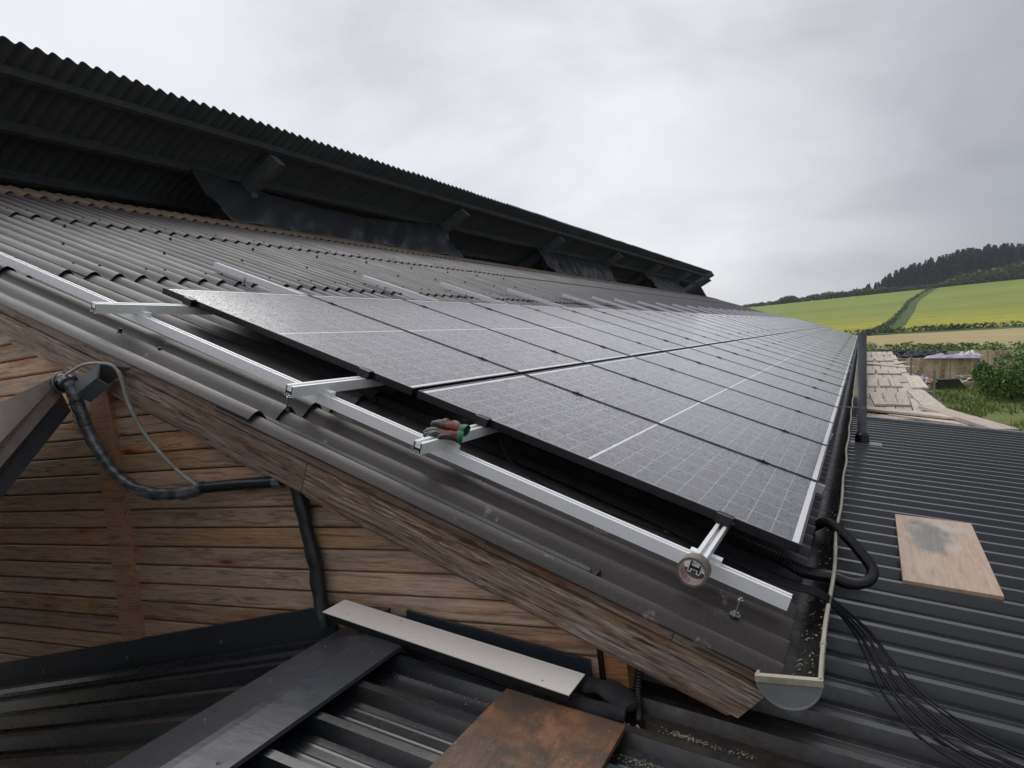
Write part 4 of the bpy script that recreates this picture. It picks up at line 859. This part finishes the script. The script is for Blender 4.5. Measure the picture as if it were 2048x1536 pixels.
for i, (x, y, z, r) in enumerate(((7.3, 42, 1.35, 1.25), (6.4, 41.6, .9, .8), (8.4, 42.2, 1.5, 1.3), (7.0, 41.2, .8, .85), (8.0, 41, .8, 1.0), (6.1, 42.4, 1.3, .6), (9.4, 42, 1.4, 1.2))): leaves(mb, (x, y, bz + z), (r, r, r * .95), 1700, .085, i + 50, .5)
mb.build('crown', 'leaf', bu)
for a in ((0, 0), (.5, .2), (-.4, .1)):
    mb = MB(); mb.tube([(7.4 + a[0] * .3, 42, bz - .1), (7.4 + a[0], 42 + a[1], bz + 1.2)], [.07, .03], 7); mb.build('trunk', 'bark', bu, True)
db = root('dead_bush', (6.0, 44, gz(6, 44)), 'brown half dead bush between the green bush and the wall', 'bush')
mb = MB(); leaves(mb, (6.15, 44, gz(6, 44) + 1.0), (.45, .5, .9), 900, .06, 77, .2); mb.build('crown', 'twig', db)
mb = MB(); mb.tube([(6.1, 44, gz(6, 44) - .1), (6.15, 44, gz(6, 44) + 1.2)], [.05, .02], 6); mb.build('stem', 'bark', db, True)
# ------------------------------------------------------------------ silage clamp
def wall(name, x0, x1, y, z0, z1, th, label, n=1):
    r_ = root(name, ((x0 + x1) / 2, y, z0), label, 'wall')
    for k in range(n):
        a = x0 + (x1 - x0) * k / n; b = x0 + (x1 - x0) * (k + 1) / n - .02; mb = MB(); mb.box((0, 0, 0), (b - a, th, z1 - z0)); o = put('concrete_panel', mb.mesh('concrete_panel', 'concrete'), r_); o.location = Vector((a, y, z0)) - Vector(r_.location)
wall('silage_wall', 2.2, 7.1, 52, -3.5, -1.80, .25, 'stained low concrete wall of the silage clamp, in front', 3)
wall('silage_wall', .4, 10.6, 62, -3.3, -1.74, .25, 'longer concrete wall at the back of the silage clamp', 6)
wall('silage_wall', -2.0, 2.0, 57, -3.4, -1.95, .25, 'short concrete wall closing the clamp behind the planks', 2)
mb = MB(); mb.grid(lambda u, t: (1.3 + 5.9 * u, 52.4 + 9.4 * t, -1.83 + .20 * math.sin(math.pi * t) * (.6 + .4 * noise.noise(Vector((u * 6, t * 6, 1)))) + .06 * noise.noise(Vector((u * 16, t * 16, 0)))), 50, 40)
solo('silage_cover', mb, 'tarp_d', (4, 57, -2), 'dark sheet covering the silage between the concrete walls', 'cover', smooth=True)
ty = MB(); tor = []
for i in range(14):
    a = 6.283 * i / 14
    for j in range(6): b = 6.283 * j / 6; tor.append((math.cos(a) * (.27 + .09 * math.cos(b)), math.sin(a) * (.27 + .09 * math.cos(b)), .09 + .09 * math.sin(b)))
ty.add(tor, [(i * 6 + j, ((i + 1) % 14) * 6 + j, ((i + 1) % 14) * 6 + (j + 1) % 6, i * 6 + (j + 1) % 6) for i in range(14) for j in range(6)]); tym = ty.mesh('tyre', 'tyre', True)
for k in range(46):
    u, t = random.random() * .72, random.random(); x, y = 1.4 + 5.8 * u, 52.6 + 9 * t
    o = put('tyre', tym); o.location = (x, y, -1.80 + .20 * math.sin(math.pi * t) * .75); o.rotation_euler = (random.uniform(-.25, .25), random.uniform(-.25, .25), 0); tag(o, 'old dark tyre weighing down the silage sheet', 'tyre', 'tyres on the silage')
def crumple(name, c, sx, sy, h_, m, label, seed, rot=0, fall=.0):
    mb = MB(); mb.grid(lambda u, t: (lambda a, b: (c[0] + a * math.cos(rot) - b * math.sin(rot), c[1] + a * math.sin(rot) + b * math.cos(rot), c[2] + h_ * (.35 + .65 * abs(noise.noise(Vector((u * 5, t * 4, seed)))) * 2) * math.sin(math.pi * min(1, max(0, u)) ) ** .5 * math.sin(math.pi * t) ** .5 - fall * t))((u - .5) * sx, (t - .5) * sy), 26, 16)
    o = solo(name, mb, m, c, label, 'tarpaulin', smooth=True); so_ = o.modifiers.new('solid', 'SOLIDIFY'); so_.thickness = .01; return o
crumple('tarpaulin', (5.6, 52.3, -1.80), 3.2, 1.5, .34, 'tarp_l', 'lilac tarpaulin draped over the front silage wall', 3)
crumple('tarpaulin', (6.6, 53.6, -1.72), 1.6, 1.6, .36, 'tarp_w', 'white tarpaulin bunched behind the lilac one on the silage', 6)
crumple('tarpaulin', (3.6, 49.2, -3.25), 1.5, 2.0, .55, 'tarp_l', 'lilac tarpaulin heap at the foot of the concrete wall', 9)
crumple('tarpaulin', (5.2, 48.8, -3.30), 2.3, 1.8, .38, 'tarp_w', 'pale crumpled tarpaulin heap at the foot of the wall, beside the bin', 12)
crumple('tarpaulin', (6.1, 49.3, -3.25), 1.0, 1.2, .5, 'tarp_d', 'navy tarpaulin heap at the foot of the wall by the bush', 15)
crumple('tarpaulin', (3.35, 49.7, -3.2), .6, .9, .6, 'tarp_d', 'small navy tarpaulin heap against the concrete wall', 16)
bn = root('feed_bin', (4.8, 46.6, gz(4.8, 46.6)), 'dark rusty open tipping bin standing in the yard', 'bin'); b0 = gz(4.8, 46.6)
mb = MB(); mb.prism([(4.02, b0), (5.75, b0), (5.33, b0 + .62), (4.10, b0 + .50)], lambda p, q: (p, 46.3, q), lambda p, q: (p, 47.3, q)); mb.build('body', 'rust', bn)
mb = MB(); mb.box((4.05, 46.26, b0 + .50), (5.40, 47.34, b0 + .56)); mb.build('rim', 'rust', bn)
mb = MB(); mb.box((3.9, 47.6, gz(4, 47) - .1), (7.2, 48.2, gz(4, 47) + .30)); solo('concrete_kerb', mb, 'concrete', (5.5, 47.9, gz(4, 47)), 'low pale concrete kerb behind the rusty bin', 'kerb')
for k, (x, y, z, l, a, e_) in enumerate(((5.9, 47.4, .45, 1.5, .5, .5), (6.2, 47.8, .5, 1.3, -.4, -.1), (3.3, 46.4, .75, 2.2, -.6, -.25), (6.0, 48.2, .62, 1.2, .1, .05))):
    mb = MB(); d_ = Vector((math.cos(a), math.sin(a), e_)).normalized(); p = Vector((x, y, gz(x, y) + z)); mb.beam(p - d_ * l / 2, p + d_ * l / 2, (0, 0, 1), .12, .04)
    solo('timber_scrap', mb, 'scaff', p, ('leaning scrap plank beside the rusty bin', 'scrap plank lying under the half dead bush', 'sloping scrap plank beside the scaffold', 'flat scrap plank on the low kerb')[k], 'plank')
mb = MB(); leaves(mb, (3.75, 46.2, gz(3.7, 46) + .45), (.35, .3, .22), 60, .1, 5); solo('plastic_crate_bits', mb, 'orange', (3.75, 46.2, gz(3.7, 46.2)), 'broken orange plastic scraps beside the rusty bin', 'scraps')
tl = root('trailer', (2.6, 40, gz(2.6, 40)), 'dark low trailer standing beyond the scaffold', 'trailer'); z0 = gz(2.6, 40)
mb = MB(); mb.box((1.9, 39, z0 + .45), (3.1, 41.4, z0 + .9)); mb.build('bed', 'rust', tl)
for sx in (1.86, 3.06):
    mb = MB(); mb.tube([(sx, 40.2, z0 + .32), (sx + .1, 40.2, z0 + .32)], .32, 16); mb.build('wheel', 'tyre', tl, True)
# ------------------------------------------------------------------ scaffold and its planks
SZ = -.80
scf = root('scaffold', (.9, 24, -3.8), 'galvanised tube scaffold carrying planks along the barn', 'scaffold')
for k in range(12):
    y = 11.2 + 2.5 * k
    for x in (.30, 1.50):
        mb = MB(); mb.tube([(x, y, gz(x, y) - .05), (x, y, SZ - .03 + (.62 if (x > 1 and k in (1, 4)) else -.03))], .024, 10); mb.build('standard', 'galv', scf, True)
    mb = MB(); mb.tube([(.2, y, SZ - .075), (1.65, y, SZ - .075)], .024, 10); mb.build('transom', 'galv', scf, True)
for x in (.30, 1.50):
    mb = MB(); mb.tube([(x, 8.8, SZ - .125), (x, 39.5, SZ - .125)], .024, 10); mb.build('ledger', 'galv', scf, True)
mb = MB(); mb.tube([(1.56, 8.9, gz(1.56, 8.9)), (1.56, 8.9, SZ + .02)], .024, 10); mb.build('standard', 'galv', scf, True)
mb = MB(); mb.tube([(1.86, 11.9, gz(1.86, 12)), (1.86, 11.9, SZ - .12)], .024, 10); mb.build('standard', 'galv', scf, True)
mb = MB(); mb.tube([(1.86, 11.9, SZ - .17), (.3, 11.9, SZ - .17)], .024, 10); mb.build('ledger', 'galv', scf, True)
PLK = {}
def plank(x, y0, y1, lev, wd=.22, rot=0., label=None, th=.038, m='scaff'):
    key = (round(y1 - y0, 2), wd, m)
    if key not in PLK:
        mb = MB(); mb.box((-key[0] / 2, -wd / 2, 0), (key[0] / 2, wd / 2, th)); PLK[key] = mb.mesh('scaffold_plank', m)
    o = put('scaffold_plank', PLK[key]); o.location = (x, (y0 + y1) / 2, SZ - .05 + lev * (th + .003)); o.rotation_euler = (random.uniform(-.004, .004), random.uniform(-.003, .003) , R(90) + rot)
    tag(o, label or 'pale scaffold plank lying with others on the platform along the barn', 'plank', None if label else 'planks on the scaffold'); return o
def bay(x0, n, y0, y1, lev, wd=.22, gap=.02, jit=.12):
    for i in range(n): plank(x0 + i * (wd + gap), y0 + random.uniform(-jit, jit), y1 + random.uniform(-jit, jit), lev, wd, random.uniform(-.035, .035))
bay(.36, 4, 10.5, 14.0, 0, .25); bay(.36, 5, 14.2, 18.0, 0); bay(.40, 5, 18.3, 22.0, 0); bay(.44, 5, 22.4, 26.0, 0); bay(.46, 5, 26.4, 30.2, 0); bay(.5, 5, 30.6, 35, 0); bay(.5, 5, 35.2, 39, 0)
bay(.48, 3, 12.3, 14.9, 1.2, .20, .03, .05)
plank(1.33, 11.6, 15.5, 1.15, .34, .03, 'broad pale plank on the outer edge of the scaffold platform')
plank(1.44, 16.2, 20.2, 1.1, .34, -.01, 'broad pale plank farther along the outer edge of the scaffold')
bay(.46, 3, 16.6, 19.4, 1.1, .22, .03, .05)
bay(.42, 3, 21.2, 23.3, 1.3, .30, .04, .1)
plank(.95, 24.4, 27.4, 1.2, .34, .5, 'grey warped plank lying askew on the scaffold'); plank(1.35, 26, 28, 1.2, .3, -.3, 'short grey plank lying askew at the far scaffold edge')
bay(.5, 3, 28.6, 31.0, 1.3, .28, .05, .2)
plank(1.62, 8.9, 11.9, 1.35, .31, .245, 'long pale plank jutting from the scaffold over the metal roof corner', th=.05)
plank(.95, 9.9, 11.9, 2.0, .36, .88, 'weathered grey plank laid across the near end of the scaffold', th=.035)
plank(1.25, 9.6, 11.2, .9, .34, .72, 'weathered grey plank tucked under the jutting pale plank', th=.03)
mb = MB(); P = smoothpath([(.62, 9.2, -.70), (.75, 9.1, -.69), (.92, 9.05, -.70), (1.02, 9.05, -.72)], 6)
mb.tube([p + Vector((0, 0, .02 * noise.noise(p * 11))) for p in P], [.03] + [.055 + .02 * noise.noise(p * 13) for p in P[1:-1]] + [.02], 12, ell=(1.4, .7)); solo('plastic_bag', mb, 'bluebag', P[8], 'crumpled pale blue plastic bag under the near planks', 'bag', smooth=True)
# ------------------------------------------------------------------ damp air
hz = NT('damp_air'); hz.t.nodes.remove(hz.b); pv = hz.n('ShaderNodeVolumePrincipled'); pv.inputs['Color'].default_value = (.86, .90, .96, 1); pv.inputs['Density'].default_value = .00028; pv.inputs['Anisotropy'].default_value = .2
hz.t.links.new(pv.outputs[0], hz.t.nodes['Material Output'].inputs['Volume'])
mb = MB(); mb.box((-950, -90, -60), (950, 1540, 60)); kind(put('haze', mb.mesh('haze', hz.m)), 'stuff')
for o in C.objects:
    if '_loc' in o: del o['_loc']
